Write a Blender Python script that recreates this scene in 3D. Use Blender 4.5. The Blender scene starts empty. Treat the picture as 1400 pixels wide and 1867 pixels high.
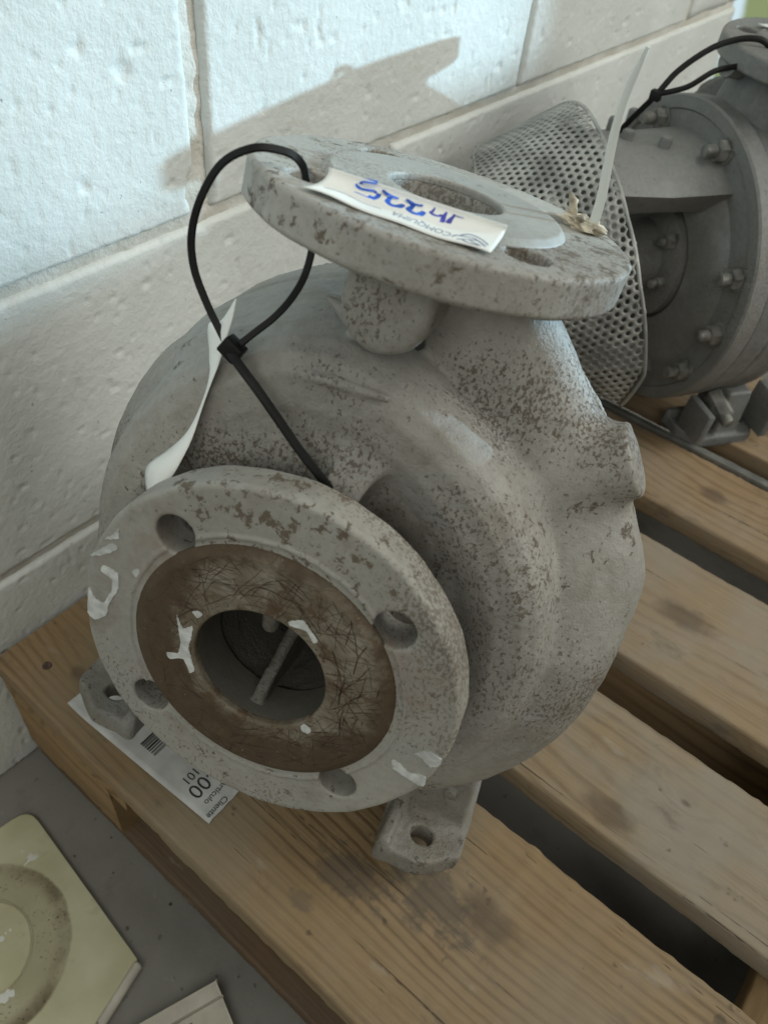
import bpy, bmesh, math, random
import numpy as np
from mathutils import Matrix, Vector

random.seed(7)
SC = bpy.context.scene
COL = SC.collection
MM = 0.001

# ------------------------------------------------------------------ camera
# room frame: X away from the wall, Y along the wall, Z up, pallet top at z = 0
CAM_R = np.array([[0.77136071, 0.50408003, -0.38846619],
                  [0.62998213, -0.51836236, 0.57829317],
                  [0.09013979, -0.69079939, -0.71740576]])
cam = bpy.data.cameras.new('camera')
camo = bpy.data.objects.new('camera', cam)
COL.objects.link(camo)
m = Matrix.Identity(4)
for i in range(3):
    m[i][0] = CAM_R[i, 0]; m[i][1] = -CAM_R[i, 1]; m[i][2] = -CAM_R[i, 2]
m.translation = (0.396788, 0.0, 0.518)
camo.matrix_world = m
cam.sensor_fit = 'HORIZONTAL'
cam.sensor_width = 36.0
cam.lens = 36.0 * 1450 / 1400
cam.clip_start = 0.02
cam.clip_end = 60
cam.dof.use_dof = True
cam.dof.focus_distance = 0.425
cam.dof.aperture_fstop = 15.0
SC.camera = camo

# ------------------------------------------------------------------ light
w = bpy.data.worlds.new('World')
SC.world = w
w.use_nodes = True
bg = w.node_tree.nodes['Background']
bg.inputs[0].default_value = (0.98, 1.0, 0.92, 1)
bg.inputs[1].default_value = 0.075

def add_light(name, kind, loc, target, energy, color, size=None):
    l = bpy.data.lights.new(name, kind)
    l.energy = energy
    l.color = color
    o = bpy.data.objects.new(name, l)
    COL.objects.link(o)
    o.location = loc
    o.rotation_euler = (Vector(target) - Vector(loc)).to_track_quat('-Z', 'Y').to_euler()
    if kind == 'AREA':
        l.shape = 'RECTANGLE'; l.size, l.size_y = size
    return o, l

# low daylight through the far doorway, seen as the patch on the wall
so, sl = add_light('doorway_sunbeam', 'SPOT', (4.22, 7.20, 0.760), (0.05, 0.50, 0.312), 3200, (0.50, 0.80, 1.0))
sl.shadow_soft_size = 0.046
sl.spot_size = math.radians(16)
sl.spot_blend = 0.3
# soft daylight of the hall: open side behind the photographer, window on the doorway side, ceiling strips
add_light('hall_daylight', 'AREA', (0.9, -1.4, 1.5), (0.22, 0.25, 0.15), 16, (0.98, 1.0, 0.93), (1.8, 1.2))
add_light('side_window_light', 'AREA', (2.0, 1.7, 1.35), (0.2, 0.3, 0.15), 35, (0.97, 1.0, 0.95), (1.4, 1.1))
add_light('workshop_ceiling_light', 'AREA', (0.9, 0.7, 2.3), (0.25, 0.3, 0.2), 13.5, (1.0, 0.985, 0.90), (1.5, 1.0))

SC.view_settings.view_transform = 'Standard'
SC.view_settings.look = 'None'
SC.view_settings.exposure = 0.0
SC.view_settings.gamma = 1.0

# ------------------------------------------------------------------ node helpers
class NT:
    def __init__(s, name):
        s.m = bpy.data.materials.new(name)
        s.m.use_nodes = True
        s.t = s.m.node_tree
        s.n = s.t.nodes
        s.b = s.n['Principled BSDF']
    def new(s, typ, **kw):
        n = s.n.new(typ)
        for k, v in kw.items():
            setattr(n, k, v)
        return n
    def put(s, sock, v):
        if isinstance(v, bpy.types.NodeSocket):
            s.t.links.new(v, sock)
        elif v is not None:
            sock.default_value = v
    def co(s, kind='Object'):
        return s.new('ShaderNodeTexCoord').outputs[kind]
    def map(s, v, scale=(1, 1, 1), loc=(0, 0, 0), rot=(0, 0, 0)):
        n = s.new('ShaderNodeMapping')
        s.put(n.inputs['Vector'], v)
        n.inputs['Scale'].default_value = scale
        n.inputs['Location'].default_value = loc
        n.inputs['Rotation'].default_value = rot
        return n.outputs[0]
    def noise(s, v, scale, detail=3, rough=0.5, dist=0.0):
        n = s.new('ShaderNodeTexNoise')
        s.put(n.inputs['Vector'], v)
        n.inputs['Scale'].default_value = scale
        n.inputs['Detail'].default_value = detail
        n.inputs['Roughness'].default_value = rough
        n.inputs['Distortion'].default_value = dist
        return n.outputs[0]
    def noisec(s, v, scale, detail=2):
        n = s.new('ShaderNodeTexNoise')
        s.put(n.inputs['Vector'], v)
        n.inputs['Scale'].default_value = scale
        n.inputs['Detail'].default_value = detail
        return n.outputs['Color']
    def vor(s, v, scale, feature='F1', out='Distance', rnd=1.0):
        n = s.new('ShaderNodeTexVoronoi', feature=feature)
        s.put(n.inputs['Vector'], v)
        n.inputs['Scale'].default_value = scale
        n.inputs['Randomness'].default_value = rnd
        return n.outputs[out]
    def math(s, op, a, b=0.0, c=None, clamp=False):
        n = s.new('ShaderNodeMath', operation=op, use_clamp=clamp)
        s.put(n.inputs[0], a); s.put(n.inputs[1], b)
        if c is not None: s.put(n.inputs[2], c)
        return n.outputs[0]
    def vmath(s, op, a, b=None):
        n = s.new('ShaderNodeVectorMath', operation=op)
        s.put(n.inputs[0], a)
        if b is not None: s.put(n.inputs[1], b)
        return n.outputs['Value'] if op in ('LENGTH', 'DISTANCE', 'DOT_PRODUCT') else n.outputs[0]
    def vscale(s, a, k):
        n = s.new('ShaderNodeVectorMath', operation='SCALE')
        s.put(n.inputs[0], a); s.put(n.inputs['Scale'], k)
        return n.outputs[0]
    def ramp(s, v, lo, hi, a=0.0, b=1.0):
        n = s.new('ShaderNodeMapRange', interpolation_type='SMOOTHSTEP')
        s.put(n.inputs[0], v)
        n.inputs[1].default_value = lo; n.inputs[2].default_value = hi
        n.inputs[3].default_value = a; n.inputs[4].default_value = b
        return n.outputs[0]
    def mix(s, f, a, b):
        n = s.new('ShaderNodeMix', data_type='RGBA')
        s.put(n.inputs[0], f)
        s.put(n.inputs[6], a if isinstance(a, bpy.types.NodeSocket) else (*a, 1))
        s.put(n.inputs[7], b if isinstance(b, bpy.types.NodeSocket) else (*b, 1))
        return n.outputs[2]
    def xyz(s, v):
        n = s.new('ShaderNodeSeparateXYZ'); s.put(n.inputs[0], v)
        return n.outputs
    def bump(s, h, strength=0.5, dist=0.001, prev=None):
        n = s.new('ShaderNodeBump')
        n.inputs['Strength'].default_value = strength
        n.inputs['Distance'].default_value = dist
        s.put(n.inputs['Height'], h)
        if prev is not None: s.put(n.inputs['Normal'], prev)
        s.t.links.new(n.outputs[0], s.b.inputs['Normal'])
        return n.outputs[0]
    def out(s, col=None, rough=0.6, metal=0.0, spec=0.5):
        if col is not None:
            s.put(s.b.inputs['Base Color'], col if isinstance(col, bpy.types.NodeSocket) else (*col, 1))
        s.put(s.b.inputs['Roughness'], rough)
        s.put(s.b.inputs['Metallic'], metal)
        s.put(s.b.inputs['Specular IOR Level'], spec)
        return s.m

def plain(name, col, rough=0.6, metal=0.0, spec=0.5, var=0.12, scale=60, bump=0.0, bscale=400):
    t = NT(name)
    c = t.co()
    f = t.noise(c, scale, 4)
    d = tuple(x * (1 - 2.2 * var) for x in col)
    u = tuple(min(1, x * (1 + 2.2 * var)) for x in col)
    cc = t.mix(t.ramp(f, 0.3, 0.7), d, u)
    if bump:
        t.bump(t.noise(c, bscale, 3), bump, 0.001)
    return t.out(cc, rough, metal, spec)

# ------------------------------------------------------------------ materials
def grey_paint(name, base=(0.308, 0.292, 0.260), speck=1.0, seed=0.0, cast=1.0, reddish=0.0, fine_k=1.0, film_k=1.0, bore=False, spots=(), dens=0.0):
    """old sprayed grey paint on a sand casting with brown dirt specks"""
    t = NT(name)
    c = t.map(t.co(), loc=(seed, seed * 1.7, seed * 0.6))
    big = t.noise(c, 9, 3)
    col = t.mix(t.ramp(big, 0.35, 0.68), tuple(x * 0.86 for x in base), tuple(x * 1.08 for x in base))
    # faint bluish worn areas
    col = t.mix(t.math('MULTIPLY', t.ramp(t.noise(c, 22, 3), 0.54, 0.72), 0.35), col, (0.30, 0.30, 0.305))
    # brownish stain film
    film = t.ramp(t.noise(c, 24, 6, 0.68), 0.48, 0.70)
    col = t.mix(t.math('MULTIPLY', film, 0.42 * speck * film_k), col, (0.150, 0.115, 0.076))
    # mid-scale grain of the cast skin
    col = t.mix(t.ramp(t.noise(c, 230, 3, 0.6), 0.30, 0.70), t.mix(0.09, col, (0.05, 0.045, 0.035)), t.mix(0.05, col, (0.5, 0.5, 0.48)))
    # clusters where dirt collects
    clus = t.ramp(t.noise(c, 10, 3), 0.42, 0.64)
    clus2 = t.ramp(t.noise(t.map(c, loc=(3.1, 1.2, 5.5)), 8.5, 3), 0.42, 0.64)
    for (sx, sy, sz, sr, sa) in spots:   # greasy areas where the specks crowd together
        dd = t.vmath('DISTANCE', t.co(), (sx, sy, sz))
        dd = t.math('ADD', dd, t.math('MULTIPLY', t.math('SUBTRACT', t.noise(c, 30, 3), 0.5), sr * 1.3))
        clus2 = t.math('MAXIMUM', clus2, t.ramp(dd, sr * 0.25, sr, sa, 0.0))
    wv = t.vmath('ADD', c, t.vscale(t.noisec(c, 260, 2), 0.007))
    blot = t.noise(wv, 125, 5, 0.68)
    thr = t.math('SUBTRACT', 0.698 - dens, t.math('MULTIPLY', clus, 0.115))
    f1 = t.ramp(t.math('SUBTRACT', blot, thr), -0.01, 0.045)
    fine = t.noise(t.vmath('ADD', t.map(c, (1, 1, 0.7)), t.vscale(t.noisec(c, 700, 1), 0.0012)), 600, 4, 0.70)
    thr2 = t.math('SUBTRACT', 0.690 - dens, t.math('MULTIPLY', clus2, 0.185))
    f2 = t.ramp(t.math('SUBTRACT', fine, thr2), -0.03, 0.07)
    ff = t.math('MAXIMUM', t.math('MULTIPLY', f1, 0.85), t.math('MULTIPLY', f2, 0.80 * fine_k))
    ff = t.math('MULTIPLY', ff, speck, clamp=True)
    dirt = t.mix(t.noise(c, 60, 2), (0.062, 0.042, 0.026), (0.130, 0.092, 0.058))
    col = t.mix(ff, col, dirt)
    if reddish:
        rm = t.math('MULTIPLY', t.ramp(t.noise(c, 17, 4, 0.6), 0.58, 0.74), reddish)
        col = t.mix(rm, col, (0.21, 0.135, 0.095))
    if bore:   # suction bore: brown grime, plus its shade darkened into the paint colour (axis = local Y at height bore)
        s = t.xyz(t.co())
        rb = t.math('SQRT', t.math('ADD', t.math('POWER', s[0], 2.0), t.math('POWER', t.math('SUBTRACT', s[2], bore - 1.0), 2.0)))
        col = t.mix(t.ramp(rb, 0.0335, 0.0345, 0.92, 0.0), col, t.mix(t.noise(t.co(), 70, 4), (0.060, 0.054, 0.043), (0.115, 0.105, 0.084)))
    h = t.math('ADD', t.math('MULTIPLY', t.noise(c, 260, 3, 0.55), 0.6), t.math('MULTIPLY', t.noise(c, 900, 2), 0.35))
    h = t.math('ADD', h, t.math('MULTIPLY', t.noise(c, 60, 2), 0.9))
    h = t.math('SUBTRACT', h, t.math('MULTIPLY', ff, 0.25))
    t.bump(h, 0.85 * cast, 0.0012)
    return t.out(col, t.math('ADD', 0.58, t.math('MULTIPLY', ff, 0.25)), 0.0, 0.45)

def rusty_seat(name):
    """raised sealing face: rust ring outside, scratched cream paint inside (axis = local Y)"""
    t = NT(name)
    c = t.co()
    s = t.xyz(c)
    r = t.math('SQRT', t.math('ADD', t.math('POWER', s[0], 2.0), t.math('POWER', s[2], 2.0)))
    n1 = t.noise(c, 55, 5, 0.65)
    rr = t.math('ADD', r, t.math('MULTIPLY', t.math('SUBTRACT', n1, 0.5), 0.030))
    # the rust reaches further in at the lower left
    lean = t.math('ADD', t.math('MULTIPLY', s[0], -0.10), t.math('MULTIPLY', s[2], -0.22))
    rr = t.math('ADD', rr, lean)
    ring = t.ramp(rr, 0.0420, 0.0520, 0.0, 0.93)
    base = t.mix(t.ramp(t.noise(c, 40, 4), 0.35, 0.7), (0.140, 0.114, 0.078), (0.265, 0.236, 0.185))
    # hair scratches, two tangled directions plus crack lines
    wc = t.vmath('ADD', c, t.vscale(t.noisec(c, 35, 3), 0.022))
    ln = None
    for q, (rot, st, sc, wd) in enumerate(((0.5, 4.0, 30, 0.011), (-0.7, 5.0, 26, 0.010), (1.4, 3.5, 34, 0.012), (0.05, 6.0, 22, 0.010), (-0.25, 2.2, 48, 0.014))):
        v = t.map(c, (1.0, 1.0, st), (q * 3.1, 0, q * 1.7), (0, rot, 0))
        l = t.ramp(t.math('ABSOLUTE', t.math('SUBTRACT', t.noise(v, sc, 2, 0.4), 0.5)), wd * 0.7, wd * 1.7, 1.0, 0.0)
        l = t.math('MULTIPLY', l, t.ramp(t.noise(t.map(c, loc=(q * 2.3, 1, 0)), 45, 3), 0.34, 0.50))
        ln = l if ln is None else t.math('MAXIMUM', ln, l)
    patch = t.ramp(t.noise(c, 48, 4), 0.40, 0.62)
    ln = t.math('MULTIPLY', t.math('MULTIPLY', ln, 0.42), t.math('ADD', 0.45, t.math('MULTIPLY', patch, 0.55)))
    col = t.mix(t.math('MULTIPLY', ln, 0.92), base, (0.040, 0.022, 0.011))
    blot = t.ramp(t.noise(wc, 85, 6, 0.72), 0.51, 0.62)
    col = t.mix(t.math('MULTIPLY', blot, 0.75), col, (0.085, 0.045, 0.022))
    rust = t.mix(t.noise(c, 130, 4, 0.7), (0.036, 0.024, 0.014), (0.112, 0.074, 0.042))
    rust = t.mix(t.ramp(t.noise(c, 300, 3, 0.7), 0.66, 0.74), rust, (0.22, 0.17, 0.12))
    col = t.mix(ring, col, rust)
    h = t.math('ADD', t.noise(c, 380, 4, 0.65), t.math('MULTIPLY', ln, -0.4))
    t.bump(h, 0.5, 0.0008)
    return t.out(col, 0.72, 0.0, 0.3)

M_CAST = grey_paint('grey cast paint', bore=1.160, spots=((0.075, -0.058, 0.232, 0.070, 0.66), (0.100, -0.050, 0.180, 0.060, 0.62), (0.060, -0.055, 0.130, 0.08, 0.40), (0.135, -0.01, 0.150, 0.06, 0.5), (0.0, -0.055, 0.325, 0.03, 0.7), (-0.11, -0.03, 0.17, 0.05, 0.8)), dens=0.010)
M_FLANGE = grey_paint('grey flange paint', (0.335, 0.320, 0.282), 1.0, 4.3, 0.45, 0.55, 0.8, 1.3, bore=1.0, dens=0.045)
M_FLANGE2 = grey_paint('grey top flange paint', (0.355, 0.338, 0.300), 1.0, 9.1, 0.5, 0.2, 0.7, 2.0, dens=0.036)
M_FOOT = grey_paint('dusty foot paint', (0.205, 0.192, 0.163), 1.0, 2.2, 1.3, 0.0, 1.0, 1.4, dens=0.05)
M_SEAT = rusty_seat('rusted sealing face')
M_SEAT2 = grey_paint('machined seat paint', (0.345, 0.335, 0.305), 0.5, 6.0, 0.25)
M_DARKPAINT = grey_paint('slate grey pump paint', (0.145, 0.148, 0.142), 0.45, 12.0, 0.6)
M_DARKPAINT2 = grey_paint('slate grey bracket paint', (0.185, 0.185, 0.175), 0.5, 15.0, 0.6)
M_BOLT = plain('dull zinc', (0.22, 0.215, 0.195), 0.5, 0.35, 0.5, 0.2, 90, 0.2, 500)
M_STEEL = plain('perforated steel', (0.27, 0.27, 0.25), 0.5, 0.2, 0.5, 0.15, 40, 0.1, 600)
M_DULLSTEEL = plain('dull strip steel', (0.20, 0.20, 0.185), 0.5, 0.4)
M_BLACK = plain('black nylon', (0.008, 0.008, 0.0075), 0.5, 0, 0.22, 0.1, 80, 0.1, 900)
M_PAPER = plain('white card', (0.82, 0.82, 0.78), 0.55, 0, 0.4, 0.03, 30, 0.05, 200)
M_PAPERD = plain('grubby label paper', (0.50, 0.50, 0.48), 0.6, 0, 0.4, 0.07, 45, 0.05, 300)
M_PRINT = plain('black print', (0.03, 0.03, 0.03), 0.6, var=0.05)
M_PRINTG = plain('grey blue print', (0.20, 0.25, 0.34), 0.6, var=0.08)
M_BLUE = plain('blue marker', (0.018, 0.12, 0.62), 0.5, var=0.2, scale=140)
M_VIOLET = plain('violet marker', (0.06, 0.075, 0.50), 0.5, var=0.2, scale=140)
M_CHIP = plain('bare zinc primer', (0.54, 0.55, 0.53), 0.5, 0.0, 0.5, 0.10, 160, 0.5, 500)
M_TAPE = plain('torn masking tape', (0.50, 0.44, 0.34), 0.8, 0, 0.2, 0.2, 150, 0.5, 300)

def white_nylon():
    t = NT('white nylon')
    t.out((0.72, 0.74, 0.70), 0.4)
    t.b.inputs['Transmission Weight'].default_value = 0.0
    s = t.xyz(t.co())
    t.bump(t.math('SINE', t.math('MULTIPLY', s[2], 8000)), 0.12, 0.0003)
    return t.m
M_WHITE = white_nylon()

def wood(name, knots=(), tint=(1, 1, 1), seed=0.0, grey=0.4, freq=105.0, stains=(), grain=0.85):
    """weathered pine, grain along local X; knots are (x, y, radius) in local metres"""
    t = NT(name)
    c = t.co()
    s = t.xyz(c)
    info = t.new('ShaderNodeObjectInfo').outputs['Random']
    off = t.new('ShaderNodeCombineXYZ')
    t.put(off.inputs[0], t.math('MULTIPLY', info, 37.0)); t.put(off.inputs[1], t.math('MULTIPLY', info, 11.0)); off.inputs[2].default_value = seed
    cr = t.vmath('ADD', c, off.outputs[0])
    low = t.noise(t.map(cr, (2.2, 9, 9)), 1.0, 3, 0.5)
    mid = t.noise(t.map(cr, (7, 60, 60)), 1.0, 3, 0.5)
    phase = t.math('ADD', t.math('MULTIPLY', t.math('ADD', s[1], t.math('MULTIPLY', s[2], 0.6)), freq * 6.28), t.math('MULTIPLY', low, 26.0))
    phase = t.math('ADD', phase, t.math('MULTIPLY', mid, 2.2))
    dark = None
    for (kx, ky, kr) in knots:
        d = t.vmath('LENGTH', t.map(c, (0.55, 1.0, 0.0), (-kx * 0.55, -ky, 0)))
        d = t.math('ADD', d, t.math('MULTIPLY', t.math('SUBTRACT', t.noise(cr, 70, 2), 0.5), kr * 0.8))
        g = t.ramp(d, 0.0, kr * 5.0, 1.0, 0.0)
        phase = t.math('ADD', phase, t.math('MULTIPLY', g, 7.0))
        k = t.ramp(d, kr * 0.35, kr * 1.05, 1.0, 0.0)
        dark = k if dark is None else t.math('MAXIMUM', dark, k)
    ring = t.math('ADD', t.math('MULTIPLY', t.math('SINE', phase), 0.5), 0.5)
    ring = t.math('POWER', ring, 3.0)
    ring = t.math('MULTIPLY', ring, t.ramp(t.noise(t.map(cr, (3, 14, 14)), 1.0, 3), 0.30, 0.62, 0.15, 1.0))
    fibre = t.noise(t.map(cr, (14, 520, 520)), 1.0, 4, 0.6)
    a = tuple(x * y for x, y in zip((0.275, 0.196, 0.112), tint))
    b = tuple(x * y for x, y in zip((0.130, 0.080, 0.040), tint))
    g_ = tuple(x * y for x, y in zip((0.255, 0.218, 0.168), tint))
    col = t.mix(t.math('MULTIPLY', ring, grain), a, b)
    crack = t.ramp(t.noise(t.map(cr, (5, 330, 330)), 1.0, 3, 0.6), 0.66, 0.72)
    col = t.mix(t.math('MULTIPLY', t.ramp(fibre, 0.42, 0.72), 0.50), col, tuple(x * 0.62 for x in a))
    col = t.mix(t.math('MULTIPLY', t.ramp(t.noise(cr, 9, 4, 0.6), 0.34, 0.70), grey), col, g_)
    col = t.mix(t.math('MULTIPLY', crack, 0.75), col, (0.045, 0.03, 0.018))
    # grime and scuffs
    col = t.mix(t.math('MULTIPLY', t.ramp(t.noise(t.map(cr, (16, 34, 34)), 1.0, 5, 0.65), 0.56, 0.75), 0.55), col, (0.085, 0.068, 0.050))
    col = t.mix(t.math('MULTIPLY', t.ramp(t.noise(t.map(cr, (60, 60, 60)), 1.0, 3, 0.6), 0.68, 0.76), 0.6), col, (0.06, 0.045, 0.03))
    col = t.mix(t.math('MULTIPLY', t.ramp(t.noise(t.map(cr, (22, 48, 48), (2, 7, 3)), 1.0, 4, 0.6), 0.62, 0.74), 0.45), col, (0.34, 0.29, 0.225))
    if dark is not None:
        col = t.mix(t.math('MULTIPLY', dark, 0.62), col, (0.085, 0.060, 0.042))
    for (kx, ky, kr, amt) in stains:
        d = t.vmath('LENGTH', t.map(c, (0.6, 1.0, 0.0), (-kx * 0.6, -ky, 0)))
        d = t.math('ADD', d, t.math('MULTIPLY', t.math('SUBTRACT', t.noise(cr, 90, 4, 0.65), 0.5), kr * 2.6))
        col = t.mix(t.math('MULTIPLY', t.ramp(d, kr * 0.35, kr * 0.95, 1.0, 0.0), amt * 0.75), col, (0.075, 0.068, 0.060))
    h = t.math('SUBTRACT', t.math('ADD', t.math('MULTIPLY', fibre, 0.9), t.math('MULTIPLY', ring, -0.6)), t.math('MULTIPLY', crack, 1.2))
    t.bump(h, 0.55, 0.0010)
    return t.out(col, 0.72, 0, 0.25)

def wall_paint():
    t = NT('white block paint')
    c = t.co()
    col = t.mix(t.ramp(t.noise(c, 14, 4), 0.35, 0.7), (0.64, 0.655, 0.62), (0.70, 0.715, 0.685))
    pit = t.ramp(t.noise(t.map(c, (1, 1, 0.75)), 150, 4, 0.62), 0.685, 0.735)
    col = t.mix(t.math('MULTIPLY', pit, 0.55), col, (0.30, 0.29, 0.26))
    st = t.ramp(t.noise(t.map(c, (1, 0.6, 2.2)), 22, 4, 0.65), 0.60, 0.78)
    col = t.mix(t.math('MULTIPLY', st, 0.28), col, (0.46, 0.41, 0.32))
    h = t.math('ADD', t.math('MULTIPLY', t.noise(c, 210, 4, 0.6), 0.9), t.math('MULTIPLY', t.noise(c, 620, 2), 0.25))
    h = t.math('SUBTRACT', h, t.math('MULTIPLY', pit, 1.2))
    t.bump(h, 0.5, 0.0016)
    return t.out(col, 0.62, 0, 0.35)
M_WALL = wall_paint()

def mortar_mat():
    t = NT('painted mortar')
    c = t.co()
    col = t.mix(t.ramp(t.noise(c, 30, 4), 0.35, 0.7), (0.58, 0.55, 0.48), (0.69, 0.67, 0.62))
    col = t.mix(t.math('MULTIPLY', t.ramp(t.noise(c, 70, 5, 0.7), 0.60, 0.74), 0.55), col, (0.36, 0.32, 0.24))
    t.bump(t.noise(c, 240, 4, 0.6), 0.7, 0.0018)
    return t.out(col, 0.7, 0, 0.3)
M_MORTAR = mortar_mat()

def concrete():
    t = NT('concrete floor')
    c = t.co()
    col = t.mix(t.ramp(t.noise(c, 7, 5, 0.6), 0.32, 0.7), (0.145, 0.135, 0.115), (0.215, 0.205, 0.183))
    col = t.mix(t.math('MULTIPLY', t.ramp(t.noise(c, 34, 4, 0.65), 0.55, 0.72), 0.4), col, (0.12, 0.108, 0.09))
    col = t.mix(t.math('MULTIPLY', t.ramp(t.noise(c, 140, 3), 0.70, 0.76), 0.7), col, (0.075, 0.065, 0.05))
    col = t.mix(t.math('MULTIPLY', t.ramp(t.noise(c, 60, 3), 0.66, 0.76), 0.3), col, (0.29, 0.28, 0.26))
    t.bump(t.noise(c, 160, 4, 0.6), 0.25, 0.001)
    return t.out(col, t.ramp(t.noise(c, 12, 3), 0.3, 0.7, 0.45, 0.7), 0, 0.4)
M_FLOOR = concrete()

def yellow_sheet():
    """yellowed card with the print of a round flange left on it (centre = local origin)"""
    t = NT('yellowed card')
    c = t.co()
    s = t.xyz(c)
    r = t.math('SQRT', t.math('ADD', t.math('POWER', s[0], 2.0), t.math('POWER', s[1], 2.0)))
    r = t.math('ADD', r, t.math('MULTIPLY', t.math('SUBTRACT', t.noise(c, 60, 3), 0.5), 0.004))
    col = t.mix(t.ramp(t.noise(c, 16, 4), 0.35, 0.7), (0.42, 0.395, 0.25), (0.53, 0.51, 0.355))
    col = t.mix(t.math('MULTIPLY', t.ramp(t.noise(c, 42, 4, 0.6), 0.56, 0.70), 0.35), col, (0.27, 0.235, 0.13))
    band = t.math('MULTIPLY', t.ramp(r, 0.034, 0.038), t.ramp(r, 0.0625, 0.0645, 1.0, 0.0))
    col = t.mix(t.math('MULTIPLY', band, 0.42), col, (0.23, 0.20, 0.125))
    rim = t.math('MULTIPLY', t.ramp(r, 0.050, 0.0615), t.ramp(r, 0.0625, 0.0650, 1.0, 0.0))
    rimn = t.math('MULTIPLY', rim, t.ramp(t.noise(c, 26, 4, 0.6), 0.36, 0.62))
    col = t.mix(t.math('MULTIPLY', rimn, 0.85), col, (0.115, 0.085, 0.045))
    sp = t.math('MULTIPLY', t.ramp(t.noise(c, 420, 3, 0.6), 0.60, 0.68), t.math('ADD', t.math('MULTIPLY', band, 0.8), 0.04))
    sp = t.math('MULTIPLY', sp, t.ramp(t.noise(c, 24, 2), 0.42, 0.6))
    col = t.mix(sp, col, (0.065, 0.048, 0.03))
    cut = t.math('MULTIPLY', t.ramp(r, 0.0348, 0.0355), t.ramp(r, 0.0358, 0.0366, 1.0, 0.0))
    col = t.mix(t.math('MULTIPLY', cut, 0.55), col, (0.17, 0.14, 0.08))
    wh = t.math('MULTIPLY', t.ramp(t.noise(t.vmath('ADD', c, t.vscale(t.noisec(c, 60), 0.012)), 38, 3, 0.6), 0.665, 0.685), t.ramp(r, 0.078, 0.070))
    col = t.mix(wh, col, (0.60, 0.60, 0.56))
    t.bump(t.noise(c, 50, 3), 0.3, 0.001)
    return t.out(col, 0.55, 0, 0.35)
M_YELLOW = yellow_sheet()
M_CARD = plain('off white cardboard', (0.44, 0.41, 0.34), 0.7, 0, 0.3, 0.08, 40, 0.2, 250)
M_FOAM = plain('off white foam edge', (0.50, 0.46, 0.39), 0.8, 0, 0.2, 0.06, 40)

# ------------------------------------------------------------------ object helpers
def empty(name, loc=(0, 0, 0), mat=None):
    o = bpy.data.objects.new(name, None)
    o.empty_display_size = 0.02
    COL.objects.link(o)
    if mat is not None: o.matrix_world = mat
    else: o.location = loc
    return o

def tag(o, label=None, cat=None, group=None, kind=None):
    if label: o['label'] = label
    if cat: o['category'] = cat
    if group: o['group'] = group
    if kind: o['kind'] = kind
    return o

def mesh_obj(name, v, f, mat, parent=None, smooth=True, loc=None, sharp=None):
    me = bpy.data.meshes.new(name)
    if isinstance(v, np.ndarray): v = v.tolist()
    if isinstance(f, np.ndarray): f = f.tolist()
    me.from_pydata(v, [], f)
    if mat is not None: me.materials.append(mat)
    if smooth:
        me.polygons.foreach_set('use_smooth', [True] * len(me.polygons))
        if sharp: me.set_sharp_from_angle(angle=math.radians(sharp))
    me.update()
    o = bpy.data.objects.new(name, me)
    COL.objects.link(o)
    if parent is not None: o.parent = parent
    if loc is not None: o.location = loc
    return o

def copy_part(o, parent, mat=None, scale=None, loc=None):
    c = o.copy()
    COL.objects.link(c)
    c.parent = parent
    if loc is not None: c.location = loc
    if scale is not None:
        c.location = Vector(c.location) * scale
        c.scale = (scale,) * 3
    if mat is not None:
        c.material_slots[0].link = 'OBJECT'
        c.material_slots[0].material = mat
    return c

def bm_obj(name, bm, mat, parent=None, smooth=True, sharp=35, loc=None):
    bmesh.ops.recalc_face_normals(bm, faces=bm.faces)
    me = bpy.data.meshes.new(name)
    bm.to_mesh(me); bm.free()
    me.materials.append(mat)
    if smooth:
        me.polygons.foreach_set('use_smooth', [True] * len(me.polygons))
        if sharp: me.set_sharp_from_angle(angle=math.radians(sharp))
    o = bpy.data.objects.new(name, me)
    COL.objects.link(o)
    if parent is not None: o.parent = parent
    if loc is not None: o.location = loc
    return o

def sm(x, a, b):
    t = np.clip((x - a) / (b - a), 0, 1)
    return t * t * (3 - 2 * t)

class VNoise:
    """periodic value noise on a lattice"""
    def __init__(s, seed):
        s.g = np.random.RandomState(seed).rand(64, 64)
    def __call__(s, x, y):
        xi = np.floor(x).astype(int); yi = np.floor(y).astype(int)
        fx = x - xi; fy = y - yi
        fx = fx * fx * (3 - 2 * fx); fy = fy * fy * (3 - 2 * fy)
        g = s.g
        a = g[xi % 64, yi % 64]; b = g[(xi + 1) % 64, yi % 64]
        c = g[xi % 64, (yi + 1) % 64]; d = g[(xi + 1) % 64, (yi + 1) % 64]
        return (a * (1 - fx) + b * fx) * (1 - fy) + (c * (1 - fx) + d * fx) * fy - 0.5

# ------------------------------------------------------------------ signed distance toolkit (mm)
def smin(a, b, k):
    h = np.clip(0.5 + 0.5 * (b - a) / k, 0, 1)
    return b * (1 - h) + a * h - k * h * (1 - h)
def smax(a, b, k): return -smin(-a, -b, k)

def sd_poly(px, py, pts):
    d = np.full(px.shape, 1e9, px.dtype); s = np.ones(px.shape, px.dtype)
    n = len(pts)
    for i in range(n):
        ax, ay = pts[i]; bx, by = pts[i - 1]
        ex, ey = bx - ax, by - ay
        wx = px - ax; wy = py - ay
        t = np.clip((wx * ex + wy * ey) / (ex * ex + ey * ey), 0, 1)
        d = np.minimum(d, (wx - ex * t) ** 2 + (wy - ey * t) ** 2)
        c1 = py >= ay; c2 = py < by; c3 = ex * wy > ey * wx
        s = np.where((c1 & c2 & c3) | (~c1 & ~c2 & ~c3), -s, s)
    return s * np.sqrt(d)

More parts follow.
